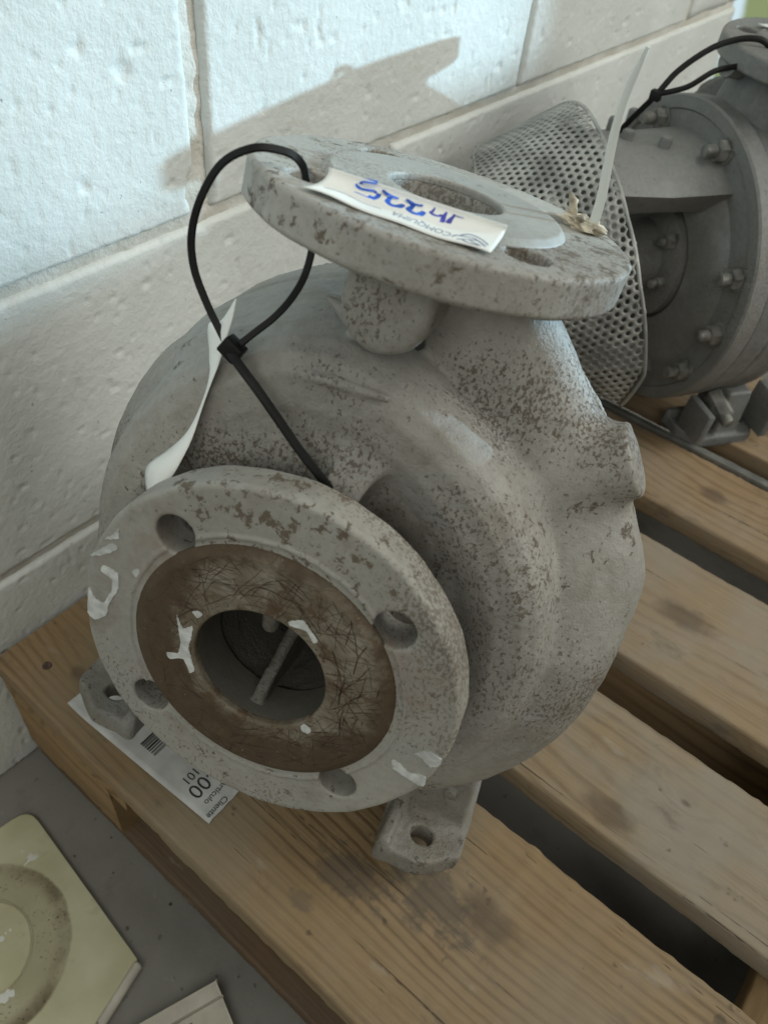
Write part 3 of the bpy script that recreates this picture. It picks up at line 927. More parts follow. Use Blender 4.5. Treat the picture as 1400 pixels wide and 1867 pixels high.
# ------------------------------------------------------------------ floor
def floor():
    n = 60
    xs = np.concatenate([np.linspace(-0.3, 0.7, 90), np.linspace(0.75, 6, 12)]); ys = np.concatenate([np.linspace(-2.5, -0.25, 10), np.linspace(-0.2, 0.9, 90), np.linspace(1.0, 9, 14)])
    X, Y = np.meshgrid(xs, ys, indexing='ij')
    Z = -0.147 + 0.0008 * N1(X * 22, Y * 22)
    V = np.stack([X, Y, Z], -1).reshape(-1, 3)
    idx = np.arange(V.shape[0]).reshape(len(xs), len(ys))
    F = np.stack([idx[:-1, :-1], idx[1:, :-1], idx[1:, 1:], idx[:-1, 1:]], -1).reshape(-1, 4)
    o = mesh_obj('floor', V, F, M_FLOOR)
    tag(o, 'grey stained concrete floor beside the pallet', 'floor', kind='structure')
floor()

# ------------------------------------------------------------------ pallet
pallet = empty('pallet', (0.005, 0.099, -0.147))
tag(pallet, 'worn wooden pallet carrying both pumps, its boards running away from the wall', 'pallet')
PO = Vector((0.005, 0.099, -0.147))
_bn = VNoise(21)
def board(name, lo, hi, mat, axis='x', seed=0, wear=1.0, label=None):
    """a sawn board; local X along the grain, origin at its low corner (world metres lo, hi)"""
    L = (hi[0] - lo[0]) if axis == 'x' else (hi[1] - lo[1])
    W = (hi[1] - lo[1]) if axis == 'x' else (hi[0] - lo[0])
    H = hi[2] - lo[2]
    r = min(0.0026, H * .3)
    # cross section, counter-clockwise
    sec = []
    for (cy, cz, a0) in ((W - r, H - r, 0), (r, H - r, 90), (r, r, 180), (W - r, r, 270)):
        for a in (0, 45, 90):
            sec.append((cy + r * math.cos(math.radians(a0 + a)), cz + r * math.sin(math.radians(a0 + a))))
    # extra points over the top for slight cupping
    ns = min(max(10, int(L / 0.004)), 300)
    k = len(sec)
    V = []; F = []
    for i in range(ns + 1):
        x = L * i / ns
        for j, (y, z) in enumerate(sec):
            e = 0.0008 * wear * float(_bn(np.array([x * 210 + seed * 9.1]), np.array([j // 3 * 5.3 + seed]))[0])
            e2 = 0.0010 * wear * float(_bn(np.array([x * 29 + seed * 3.1]), np.array([j // 3 * 7.7 + seed * 2]))[0])
            yy = y + (e + e2) * (1 if y > W / 2 else -1)
            zz = z + (e + 0.3 * e2) * (0.7 if z > H / 2 else -0.7)
            V.append((x, yy, zz))
        if i:
            for j in range(k):
                F.append(((i - 1) * k + j, (i - 1) * k + (j + 1) % k, i * k + (j + 1) % k, i * k + j))
    F.append(tuple(range(k - 1, -1, -1))); F.append(tuple(ns * k + j for j in range(k)))
    F = [tuple(reversed(q)) for q in F]
    o = mesh_obj(name, V, F, mat, pallet, sharp=60)
    if axis == 'x':
        o.location = Vector(lo) - PO
    else:
        o.location = Vector((hi[0], lo[1], lo[2])) - PO
        o.rotation_euler = (0, 0, math.pi / 2)
    if label: o['label'] = label
    return o
def nail(x, y):
    bm = bmesh.new(); cyl_bm(bm, (x - PO.x, y - PO.y, 0.147 - 0.004), (x - PO.x, y - PO.y, 0.147 + 0.0006), 0.0036, 14, 0.0005)
    bm_obj('nail', bm, M_NAIL, pallet)
W1 = wood('front board wood', knots=((0.378, 0.093, 0.015), (0.055, 0.035, 0.007), (0.80, 0.07, 0.014)), tint=(0.94, 0.90, 0.83), grey=0.65, seed=1.0, freq=135, stains=((0.296, 0.058, 0.020, 0.7), (0.345, 0.080, 0.024, 0.75), (0.283, 0.028, 0.008, 0.5), (0.07, 0.10, 0.02, 0.35)))
W2 = wood('second board wood', knots=((0.402, 0.018, 0.013), (0.441, 0.060, 0.003), (0.62, 0.05, 0.012)), tint=(1.0, 1.03, 1.08), grey=0.85, seed=2.0, freq=80, grain=0.5)
W3 = wood('third board wood', knots=((0.372, 0.070, 0.017), (0.70, 0.05, 0.015)), tint=(1.08, 1.08, 1.10), grey=0.85, seed=3.0, freq=70, grain=0.45)
W4 = wood('rear board wood', knots=((0.33, 0.05, 0.012),), tint=(1.10, 1.06, 1.04), grey=0.7, seed=4.0, freq=75, grain=0.5)
W5 = wood('pallet block wood', tint=(1.0, 0.92, 0.78), grey=0.12, seed=5.0, freq=60)
W6 = wood('dark runner wood', tint=(0.50, 0.44, 0.42), grey=0.5, seed=6.0, freq=80)
X0, X1 = 0.005, 1.205
M_NAIL = plain('rusty nail', (0.09, 0.06, 0.045), 0.7, 0.3, 0.4, 0.2, 300)
for nx, ny in ((0.037, 0.123), (0.060, 0.215), (0.05, 0.33), (0.09, 0.36), (0.566, 0.130), (0.61, 0.22), (0.58, 0.31), (0.62, 0.365), (0.575, 0.46), (0.61, 0.53)): nail(nx, ny)
board('top_board', (X0, 0.099, -0.022), (X1, 0.2505, 0.0), W1, seed=1, wear=1.5, label='broad front board under the pump, knot and dark scuffs')
board('top_board', (X0, 0.287, -0.022), (X1, 0.386, 0.0), W2, seed=2)
board('top_board', (X0, 0.429, -0.022), (X1, 0.5645, 0.0), W3, seed=3)
board('top_board', (X0, 0.612, -0.022), (X1, 0.708, 0.0), W4, seed=4)
board('top_board', (X0, 0.752, -0.022), (X1, 0.899, 0.0), W4, seed=5)
for i, xa in enumerate((X0, 0.530, 1.060)):
    board('stringer_board', (xa, 0.1005, -0.0445), (xa + 0.1425, 0.898, -0.0225), W5, 'y', 10 + i)
    for j, (ya, yb) in enumerate(((0.1015, 0.200), (0.427, 0.572), (0.798, 0.897))):
        board('block', (xa + (-0.001 if i == 0 else 0.001), ya, -0.1245), (xa + 0.118 if i == 0 else xa + 0.1405, yb, -0.045), W5, seed=20 + i * 3 + j, wear=2.2)
for j, (ya, yb) in enumerate(((0.1035, 0.200), (0.450, 0.550), (0.798, 0.895))):
    board('bottom_board', (X0 + 0.002, ya, -0.1465), (X1, yb, -0.125), W5 if j else W6, seed=40 + j)

# ------------------------------------------------------------------ the curled tag on the upper flange
TL, TR = np.array([-34.8, -51.8, 364.5]), np.array([33.5, -41.6, 364.5])
ML, MR = np.array([-34.9, -55.6, 360.0]), np.array([33.5, -46.2, 360.4])
BL, BR = np.array([-37.0, -68.9, 358.4]), np.array([33.8, -65.3, 358.4])
def tagS(u, v, up=0.0):
    T = TL + (TR - TL) * u; Mm = ML + (MR - ML) * u; B = BL + (BR - BL) * u
    p = T * (1 - v) * (1 - 2 * v) + Mm * 4 * v * (1 - v) + B * v * (2 * v - 1)
    wob = 0.5 * math.sin(u * 7.0 + 1) * v * v + 0.35 * math.sin(u * 15) * v * v
    p = p + np.array([0, 0, wob + up])
    return p
def sheet_mesh(name, fn, nu, nv, thick, mat, parent):
    """thin sheet with real thickness from fn(u, v) in mm"""
    top = [[Vector(fn(i / nu, j / nv)) for j in range(nv + 1)] for i in range(nu + 1)]
    V = []; F = []
    for i in range(nu + 1):
        for j in range(nv + 1):
            V.append(tuple(top[i][j] * MM))
    o = mesh_obj(name, V, [(i * (nv + 1) + j, (i + 1) * (nv + 1) + j, (i + 1) * (nv + 1) + j + 1, i * (nv + 1) + j + 1) for i in range(nu) for j in range(nv)], mat, parent)
    md = o.modifiers.new('thickness', 'SOLIDIFY'); md.thickness = thick * MM; md.offset = 0.0
    return o
card = empty('paper_tag', mat=pm.copy())
tag(card, 'white curled paper tag with blue handwriting lying on the upper flange', 'tag')
sheet_mesh('card', tagS, 40, 14, 0.25, M_PAPER, card)
def stroke(pts, wid, bm, smooth=True, up=0.18):
    """marker stroke as a ribbon lying on the tag surface, pts in tag (u, v)"""
    P = [np.array(p) for p in pts]
    if smooth and len(P) > 2:
        Q = []
        for i in range(len(P) - 1):
            p0 = P[max(i - 1, 0)]; p1 = P[i]; p2 = P[i + 1]; p3 = P[min(i + 2, len(P) - 1)]
            for j in range(5):
                t = j / 5
                Q.append(0.5 * (2 * p1 + (p2 - p0) * t + (2 * p0 - 5 * p1 + 4 * p2 - p3) * t * t + (3 * p1 - p0 - 3 * p2 + p3) * t ** 3))
        Q.append(P[-1]); P = Q
    S = [tagS(float(q[0]), float(q[1]), up) for q in P]
    prev = None
    for i, s in enumerate(S):
        T = S[min(i + 1, len(S) - 1)] - S[max(i - 1, 0)]
        T /= max(1e-6, np.linalg.norm(T))
        n = np.array([0, -0.35, 0.94]); Wd = np.cross(T, n); Wd /= max(1e-6, np.linalg.norm(Wd))
        ww = wid * (0.5 if i in (0, len(S) - 1) else 1.0)
        a = bm.verts.new(tuple((s + Wd * ww / 2) * MM)); b = bm.verts.new(tuple((s - Wd * ww / 2) * MM))
        if prev: bm.faces.new((prev[0], a, b, prev[1]))
        prev = (a, b)
ST = {
 'five': [(0.271, 0.007), (0.219, 0.048), (0.186, 0.097), (0.176, 0.216), (0.188, 0.323), (0.224, 0.309), (0.264, 0.261), (0.286, 0.303), (0.295, 0.432), (0.284, 0.535), (0.262, 0.548)],
 'five_tail': [(0.185, 0.546), (0.225, 0.556), (0.276, 0.574)],
 'five_top': [(0.191, 0.098), (0.244, 0.067), (0.297, 0.067)],
 'two_a': [(0.404, 0.253), (0.359, 0.235), (0.31, 0.154), (0.349, 0.289), (0.36, 0.503), (0.399, 0.592), (0.431, 0.546), (0.442, 0.418)],
 'two_b': [(0.539, 0.231), (0.497, 0.257), (0.449, 0.202), (0.483, 0.319), (0.487, 0.551), (0.518, 0.618), (0.553, 0.589), (0.557, 0.436)],
 'four_a': [(0.596, 0.187), (0.597, 0.392), (0.634, 0.423), (0.65, 0.341)], 'four_b': [(0.659, 0.215), (0.663, 0.377), (0.678, 0.589)],
 'one_a': [(0.707, 0.202), (0.703, 0.387), (0.709, 0.558)], 'one_b': [(0.707, 0.202), (0.734, 0.233), (0.767, 0.225)]}
bm = bmesh.new()
for kx, wd in (('five', 2.7), ('two_a', 2.7), ('two_b', 2.7)): stroke(ST[kx], wd, bm)
for kx in ('five_tail', 'five_top'): stroke(ST[kx], 0.5, bm)
bm_obj('handwriting', bm, M_BLUE, card, smooth=False)
bm = bmesh.new()
for kx, wd in (('four_a', 1.8), ('four_b', 2.3), ('one_a', 2.3), ('one_b', 1.1)): stroke(ST[kx], wd, bm)
bm_obj('handwriting', bm, M_VIOLET, card, smooth=False)
bm = bmesh.new()
for pts, wd in (([(0.78, 0.889), (0.793, 0.828), (0.828, 0.81), (0.871, 0.785), (0.905, 0.831)], 0.8), ([(0.905, 0.831), (0.879, 0.842), (0.84, 0.89), (0.81, 0.925)], 0.7),
                ([(0.81, 0.80), (0.85, 0.705), (0.913, 0.751), (0.964, 0.85)], 1.0), ([(0.83, 0.90), (0.872, 0.95), (0.93, 0.957)], 1.0), ([(0.873, 0.78), (0.927, 0.86), (0.957, 0.92)], 1.3), ([(0.86, 0.85), (0.90, 0.91), (0.94, 0.94)], 0.9)):
    stroke(pts, wd, bm)
bm_obj('logo_swirl', bm, M_PRINTG, card, smooth=False)
def tag_text(s, u0, v0, u1, v1, hv, mat):
    """printed line from (u0, v0) to (u1, v1), upside down as in the photograph"""
    cu = bpy.data.curves.new('txt', 'FONT'); cu.body = s; cu.size = 1.0; cu.resolution_u = 3; cu.fill_mode = 'FRONT'
    o = bpy.data.objects.new('txt', cu); me = bpy.data.meshes.new_from_object(o); bpy.data.objects.remove(o)
    xs = [q.co.x for q in me.vertices]; wd = max(xs) - min(xs)
    for q in me.vertices:
        t = (q.co.x - min(xs)) / wd
        u = u0 + (u1 - u0) * t; v = v0 + (v1 - v0) * t + hv * q.co.y
        q.co = Vector(tagS(u, v, 0.2)) * MM
    me.materials.clear(); me.materials.append(mat); me.name = 'printed_name'
    p = bpy.data.objects.new('printed_name', me); COL.objects.link(p); p.parent = card
tag_text('COMQUIMA', 0.768, 0.80, 0.438, 0.735, 0.17, M_PRINTG)
bm = bmesh.new(); stroke([(0.06, 0.777), (0.153, 0.742), (0.278, 0.793), (0.379, 0.777)], 0.3, bm)
bm_obj('printed_rule', bm, M_PRINTG, card, smooth=False)

# ------------------------------------------------------------------ second paper strip hanging on the black tie
slip = empty('hanging_paper_slip', mat=pm.copy())
tag(slip, 'folded white paper slip hanging from the black cable tie, seen edge-on', 'tag')
LP = [(-57.7, -62.0, 307.2), (-65.0, -56.0, 293.2), (-72.4, -52.0, 287.2), (-69.6, -52.0, 273.2), (-67.7, -54.0, 258.0), (-69.9, -58.0, 240.0), (-76.6, -62.0, 227.9), (-84.1, -68.0, 216.9), (-80.8, -72.0, 207.3)]
RP = [(-57.5, -62.0, 307.2), (-56.8, -64.0, 299.6), (-58.0, -64.0, 289.4), (-59.5, -64.0, 277.5), (-60.6, -66.0, 268.7), (-61.9, -68.0, 256.9), (-62.4, -72.0, 243.3), (-64.9, -76.0, 229.8), (-68.0, -77.0, 220.1)]
def cr(P, t):
    n = len(P) - 1
    i = min(int(t * n), n - 1); q = t * n - i
    p = [np.array(P[max(min(i + d, n), 0)]) for d in (-1, 0, 1, 2)]
    return 0.5 * (2 * p[1] + (p[2] - p[0]) * q + (2 * p[0] - 5 * p[1] + 4 * p[2] - p[3]) * q * q + (3 * p[1] - p[0] - 3 * p[2] + p[3]) * q ** 3)
def slipS(u, v):
    return (1 - v) * cr(LP, u) + v * cr(RP, u) + np.array([0, -3.0 * math.sin(math.pi * v) * u, 0])
sheet_mesh('card', slipS, 40, 6, 0.3, M_PAPER, slip)

# ------------------------------------------------------------------ cable ties
def P_(x, y, z): return (x * MM, y * MM, z * MM)
CAMP = Vector((0.0686, -0.3478, 0.428))     # where the photographer stood, in the pump's own frame (only used to twist the strap)
tie = empty('cable_tie', mat=pm.copy())
tag(tie, 'long black nylon cable tie looped through the upper flange', 'cable tie')
strap('strap', [P_(-44, -45, 346), P_(-45.5, -45, 357), P_(-49.5, -47, 362.5), P_(-55, -52, 364.2), P_(-63, -58, 362.8), P_(-73, -60, 354.5), P_(-79.5, -60, 340), P_(-81.5, -60, 325), P_(-78.5, -60, 312), P_(-71, -60, 300), P_(-62.3, -60.5, 290), P_(-56.6, -63, 286)],
      3.1 * MM, 1.6 * MM, M_BLACK, tie, facing=(0.1, -0.75, 0.5))
strap('strap', [P_(-54, -64.5, 287), P_(-48, -60, 295.5), P_(-42, -56.5, 304), P_(-37, -55, 314), P_(-34, -54.5, 325), P_(-35, -52, 337), P_(-42, -46.5, 345), P_(-44, -45, 350)],
      2.9 * MM, 1.5 * MM, M_BLACK, tie, facing=(0.1, -0.75, 0.5))
strap('strap', [P_(-56.6, -64, 287), P_(-50, -69, 285), P_(-38, -71.5, 278), P_(-27.5, -72, 270), P_(-14, -72, 259), P_(-1, -71, 249), P_(9, -69, 239)],
      4.0 * MM, 1.4 * MM, M_BLACK, tie, facing=(0.1, -0.75, 0.5))
bm = bmesh.new()
mt = Matrix.Translation(P_(-54.5, -64.5, 287.0)) @ Matrix.Rotation(math.radians(28), 4, 'Y')
box_bm(bm, P_(-4.6, -3.2, -4.0), P_(4.6, 3.6, 4.0), 0.0009, mt)
bm_obj('head', bm, M_BLACK, tie)

wt = empty('cable_tie', (0.2665, 0.330, 0.366))
tag(wt, 'white nylon cable tie standing upright out of torn tape on the upper flange', 'cable tie')
def wtaper(t): return 1.0 - 0.28 * t if t < 0.85 else 0.76 - 0.4 * (t - 0.85) / 0.15
strap('strap', [(0, 0, -0.004), (0, 0, 0.008), (-0.0015, 0, 0.022), (-0.0025, 0, 0.036), (-0.0018, 0, 0.051), (0.001, 0, 0.0665)],
      4.4 * MM, 1.2 * MM, M_WHITE, wt, facing=(0.35, -0.9, 0.2), taper=wtaper, sub=10)
scrap = empty('tape_scrap', mat=pm.copy())
tag(scrap, 'crumpled scrap of torn tape round the foot of the white cable tie', 'tape')
def crumple(name, c, r, seed, sx=1, sy=1, sz=1):
    b = bmesh.new(); bmesh.ops.create_icosphere(b, subdivisions=3, radius=1)
    rs = np.random.RandomState(seed); ph = rs.rand(9) * 6
    for q in b.verts:
        d = q.co.copy()
        k = 1 + .34 * math.sin(d.x * 5 + ph[0]) * math.sin(d.y * 6 + ph[1]) + .22 * math.sin(d.z * 9 + d.x * 7 + ph[2]) + 0.15 * math.sin(d.y * 15 + ph[3])
        q.co = Vector((c[0] + d.x * r * k * sx, c[1] + d.y * r * k * sy, c[2] + d.z * r * k * sz)) * MM
    return bm_obj(name, b, M_TAPE, scrap, smooth=False)
crumple('wad', (57, 37, 360.0), 4.2, 3, 2.2, 1.5, 0.8)
def flapS(u, v): return np.array([47.5 + 4.0 * v - 1.2 * u * (1 - v) + 0.7 * math.sin(u * 5), 38 + 1.6 * math.sin(u * 4 + v * 2), 360 + 11.5 * u * (1 - 0.25 * v)])
sheet_mesh('flap', flapS, 10, 4, 0.35, M_TAPE, scrap)

# ------------------------------------------------------------------ printed label lying under the left foot
lab = empty('printed_label', (0.077, 0.113, 0.0))
tag(lab, 'white barcode label on the front board, half under the suction flange', 'label')
d1 = (Vector((0.212, 0.121, 0)) - Vector((0.077, 0.113, 0)))
LL = d1.length; ex = d1.normalized(); ey = Vector((-ex.y, ex.x, 0))
def labS(u, v):
    lift = 5.0 * (1 - u / 0.14) ** 2 * (1 - v * 0.6) if u < 0.14 else 0.0
    e = 0.5 * math.sin(v * 23) * math.sin(v * 57) if u > 0.99 else 0
    p = ex * (u * LL * 1000 + e) + ey * (v * 62) 
    return np.array([p.x, p.y, 1.1 + lift + 0.25 * math.sin(u * 9) * (1 - v)])
sheet_mesh('card', labS, 50, 14, 0.2, M_PAPERD, lab)
def lab_frame(u, v, rot):
    """text frame on the label: origin at (u, v) in mm, rot degrees from the label's long axis"""
    p = ex * (u * MM) + ey * (v * MM); p.z = 0.00155
    a = math.atan2(ex.y, ex.x) + math.radians(rot)
    return Matrix.Translation(p) @ Matrix.Rotation(a, 4, 'Z')
# lettering runs towards the near long edge, its top towards the torn end
text_mesh('printed_text', 'O-00', 0.0150, M_PRINT, lab, lab_frame(108.5, 38.5, -90))
text_mesh('printed_text', '75 1101', 0.0088, M_PRINT, lab, lab_frame(100.5, 38.0, -90))
text_mesh('printed_text', 'Artículo', 0.0060, M_PRINT, lab, lab_frame(122.5, 28.0, -90))
text_mesh('printed_text', 'Cliente', 0.0060, M_PRINT, lab, lab_frame(130.0, 20.0, -90))
text_mesh('printed_text', 'Pedido', 0.0050, M_PRINT, lab, lab_frame(93.0, 37.0, -90))
text_mesh('printed_text', 'PTO', 0.0056, M_PRINT, lab, lab_frame(87.5, 34.0, -90))
bm = bmesh.new(); rs = np.random.RandomState(3); u = 60.0
while u < 74.5:
    bw = rs.choice([0.5, 0.9, 1.5]); 
    p0 = [ex * (a * MM) + ey * (b * MM) for a, b in ((u, 11), (u + bw, 11), (u + bw, 44), (u, 44))]
    fq = [bm.verts.new((q.x, q.y, 0.00165)) for q in p0]; bm.faces.new(fq)
    u += bw + rs.choice([0.5, 0.8, 1.2])
bm_obj('barcode', bm, M_PRINT, lab, smooth=False)

# ------------------------------------------------------------------ things on the floor
def grit():
    rs = np.random.RandomState(9); bm = bmesh.new()
    for i in range(170):
        x, y = rs.uniform(0.02, 0.62), rs.uniform(-0.2, 0.097)
        rr = rs.uniform(0.0005, 0.0014) * (1.8 if rs.rand() < 0.06 else 1)
        g = bmesh.ops.create_icosphere(bm, subdivisions=1, radius=rr)
        for q in g['verts']: q.co = Vector((x + q.co.x * rs.uniform(.7, 1.4), y + q.co.y * rs.uniform(.7, 1.4), -0.1462 + q.co.z * 0.7))
    o = bm_obj('floor_grit', bm, plain('grit', (0.10, 0.09, 0.075), 0.9, var=0.3, scale=300), smooth=False)
    tag(o, 'fine dark grit scattered over the concrete floor beside the pallet', 'grit', kind='stuff')
grit()
ysheet = empty('yellowed_card', (0.108, -0.018, -0.1465))
tag(ysheet, 'yellowed square card with a round flange print on the floor', 'card')
ya = math.atan2(0.053 - 0.066, 0.196 - 0.050)
def card_outline():
    """rounded square in mm round the print"""
    pts = []
    c0 = Vector((92, 70)); h = [(-92, 84), (87, 69), (98, 26), (98, -110), (-92, -110)]
    cor = [(-66, 85.5, 14), (89, 71, 2.0), (99, 27, 2), (100, -112, 10), (-90, -112, 10)]
    n = len(cor)
    for i in range(n):
        p = Vector(cor[i][:2]); a = Vector(cor[i - 1][:2]); b = Vector(cor[(i + 1) % n][:2]); r = cor[i][2]
        da = (a - p).normalized() * r; db = (b - p).normalized() * r
        for t in (0, .25, .5, .75, 1):
            q = p + da * (1 - t) ** 2 + db * t ** 2
            pts.append((q.x, q.y))
    return pts
def slab(name, pts, z0, z1, mat, parent, bev=0.0):
    b = bmesh.new()
    vs = [b.verts.new((x * MM, y * MM, z1 * MM)) for x, y in pts]
    fc = b.faces.new(vs)
    r = bmesh.ops.extrude_face_region(b, geom=[fc])
    for e in r['geom']:
        if isinstance(e, bmesh.types.BMVert): e.co.z = z0 * MM
    return bm_obj(name, b, mat, parent, smooth=False)
slab('sheet', card_outline(), 0.8, 3.2, M_YELLOW, ysheet)
slab('centre_disc', [(37 * math.cos(a * math.pi / 36), 37 * math.sin(a * math.pi / 36)) for a in range(72)], 3.2, 3.7, M_YELLOW, ysheet)
bm = bmesh.new()
cyl_bm(bm, P_(91.5, 70, 3.3), P_(102, 28, 3.3), 3.6 * MM, 16, 0.001)
cyl_bm(bm, P_(101.9, 28.2, 3.3), P_(103, -60, 3.3), 3.4 * MM, 16, 0.001)
bm_obj('rolled_edge', bm, M_FOAM, ysheet)

bx = empty('cardboard_piece', (0.251, 0.080, -0.146))
tag(bx, 'off white piece of cardboard with a folded edge at the bottom, black print on it', 'cardboard')
ca = Vector((-0.36, -0.93, 0)).normalized(); cb = Vector((0.95, -0.34, 0)).normalized()
def quad_slab(name, a0, a1, b0, b1, z0, z1, mat, bev=0.0006):
    b = bmesh.new()
    box_bm(b, (0, 0, z0 * MM), (1, 1, z1 * MM))
    for q in b.verts:
        s = a0 + (a1 - a0) * q.co.x; t = b0 + (b1 - b0) * q.co.y
        p = ca * s * MM + cb * t * MM
        q.co = Vector((p.x, p.y, q.co.z))
    if bev: bmesh.ops.bevel(b, geom=b.edges[:], offset=bev, segments=1, affect='EDGES', clamp_overlap=True)
    return bm_obj(name, b, mat, bx)
quad_slab('panel', 0, 130, 11.5, 120, 0, 4.5, M_CARD)
quad_slab('folded_edge', 0, 130, 0, 11, 0, 7.0, M_FOAM, 0.0010)
bm = bmesh.new()
for pts in ([(24, 16), (34, 15), (33, 24)], [(28, 31), (36, 29), (35, 36), (30, 36)], [(24, 42), (34, 40), (36, 52), (30, 50)]):
    vs = []
    for s, t in pts:
        p = ca * s * MM + cb * t * MM; vs.append(bm.verts.new((p.x, p.y, 4.7 * MM)))
    bm.faces.new(vs)
bm_obj('printed_mark', bm, M_PRINT, bx, smooth=False)

# ------------------------------------------------------------------ flat steel strip in the gap behind the fourth board
bm = bmesh.new(); box_bm(bm, (0.16, 0.7095, -0.004), (0.62, 0.7165, 0.0035), 0.0006)
st = bm_obj('steel_strip', bm, M_DULLSTEEL)
tag(st, 'narrow flat steel strip along the rear edge of a pallet board under the second pump', 'strip')

# ------------------------------------------------------------------ second pump
P2R = np.array([[-0.82971654, -0.55601943, 0.04912085], [0.556826, -0.83062232, 0.00337115], [0.03892645, 0.03014887, 0.99878715]])
p2m = Matrix.Identity(4)
for i in range(3):
    for j in range(3): p2m[i][j] = P2R[i, j]
p2m.translation = (0.2057, 0.81197, 0.0035)
p2 = empty('bare_shaft_pump', mat=p2m)
tag(p2, 'slate grey pump behind with perforated shaft guard, bolted round cover', 'pump')
S2 = 0.945
c2 = copy_part(casing, p2, M_DARKPAINT, S2)
s2 = copy_part(suction, p2, M_DARKPAINT, S2)
d2 = copy_part(disch, p2, M_DARKPAINT2, S2)
copy_part(seat2, d2, M_DARKPAINT2)
copy_part(foot_r, p2, M_DARKPAINT, S2); copy_part(foot_l, p2, M_DARKPAINT, S2)
HZ = 151.5
b = bmesh.new(); cyl_bm(b, P_(0, 0, 262), P_(0, 0, 322), 66 * MM, 40, 0.004, 56 * MM)  # extra collar added round the neck to widen its shadow on the wall
bm_obj('shadow_neck_sleeve', b, M_DARKPAINT, p2)
lathe('cover_plate', [(0, 58), (139, 58), (140.5, 60), (140.5, 76), (139, 78), (129, 78), (127.5, 76), (104, 76), (100, 79), (86, 83), (60, 84), (58, 78), (0, 78)], (0, 0, HZ), M_DARKPAINT2, p2)
def hexbolt(name, x, z, y0, r, parent, mat, stud=14, axis_z=HZ):
    r = r * 0.9; stud = stud * 0.8
    b = bmesh.new()
    cyl_bm(b, P_(x, y0, z), P_(x, y0 + 2, z), r * 1.15 * MM, 20)
    cyl_bm(b, P_(x, y0 + 2, z), P_(x, y0 + 11, z), r * MM, 6, 0.0008)
    cyl_bm(b, P_(x, y0 + 11, z), P_(x, y0 + 11 + stud, z), r * 0.58 * MM, 14, 0.0008)
    return bm_obj(name, b, mat, parent)
for a in (59, 106, 159, 184, 210, 300, 10):
    hexbolt('cover_bolt', 121 * math.cos(math.radians(a)), HZ + 121 * math.sin(math.radians(a)), 76, 10.5, p2, M_BOLT)
# lantern bracket: a barrel with two side openings, arms above and below
def lantern():
    v = []; f = []
    def arc(a0, a1, ri, ro, ya, yb, n):
        base = len(v)
        for i in range(n + 1):
            a = math.radians(a0 + (a1 - a0) * i / n)
            for (r, y) in ((ri, ya), (ro, ya), (ro * 0.96, (ya + yb) / 2), (ro, yb), (ri, yb)):
                v.append(((r * math.cos(a)) * MM, y * MM, (HZ + r * math.sin(a)) * MM))
        k = 5
        for i in range(n):
            for j in range(k):
                f.append((base + i * k + j, base + i * k + (j + 1) % k, base + (i + 1) * k + (j + 1) % k, base + (i + 1) * k + j))
        f.append(tuple(base + j for j in range(k))); f.append(tuple(base + n * k + j for j in reversed(range(k))))
    arc(48, 124, 84, 113, 76, 190, 24)
    arc(236, 312, 84, 113, 76, 190, 24)
    arc(0, 360, 60, 106, 186, 204, 60)
    b = bmesh.new(); me = bpy.data.meshes.new('t'); me.from_pydata(v, [], f); b.from_mesh(me); bpy.data.meshes.remove(me)
    bmesh.ops.recalc_face_normals(b, faces=b.faces)
    return bm_obj('lantern_bracket', b, M_DARKPAINT2, p2, sharp=40)
lantern()
lathe('gland_cover', [(0, 78), (57, 80), (57, 90), (52, 93), (36, 94), (34, 122), (28, 124), (0, 124)], (0, 0, HZ), M_DARKPAINT, p2, 48)
lathe('shaft', [(0, 100), (15, 100), (15, 262), (13, 264), (0, 264)], (0, 0, HZ), M_STEEL, p2, 32)
for x, z in ((-5 - 30, 186), (9 - 55, 149), (10, 196), (-30, 112)):
    hexbolt('gland_bolt', x, z, 90, 7.5, p2, M_BOLT, 8)
for x, y in ((-8, 120), (48, 120), (5, 150), (30, 150)):
    bm = bmesh.new(); cyl_bm(bm, P_(x, y, HZ + 104), P_(x, y, HZ + 117), 5.5 * MM, 12, 0.001)
    bm_obj('casting_lug', bm, M_DARKPAINT2, p2)
bm = bmesh.new(); cyl_bm(bm, P_(15, 40, 318), P_(15, 74, 322), 12 * MM, 24, 0.004); bm_obj('flange_plug', bm, M_DARKPAINT2, p2)
for (x, y) in ((44, 44), (44, -44)):
    b = bmesh.new()
    X_, Y_ = x * S2, y * S2
    cyl_bm(b, P_(X_, Y_, 308), P_(X_, Y_, 320), 13 * MM, 6, 0.001)
    cyl_bm(b, P_(X_, Y_, 300), P_(X_, Y_, 310), 7.5 * MM, 14, 0.0008)
    bm_obj('flange_bolt', b, M_BOLT, p2)
for lo, hi in ((P_(-133, -44, 13.8), P_(-96, -34, 62)), (P_(-133, 36, 13.8), P_(-96, 44, 50))):
    bm = bmesh.new(); box_bm(bm, lo, hi, 0.002)
    bm_obj('foot_gusset', bm, M_DARKPAINT, p2)
b = bmesh.new(); cyl_bm(b, P_(-100, 20, 52), P_(-128, 20, 44), 10 * MM, 6, 0.001); cyl_bm(b, P_(-124, 20, 45), P_(-136, 20, 42), 6.5 * MM, 12, 0.0008)
bm_obj('foot_bolt', b, M_BOLT, p2)

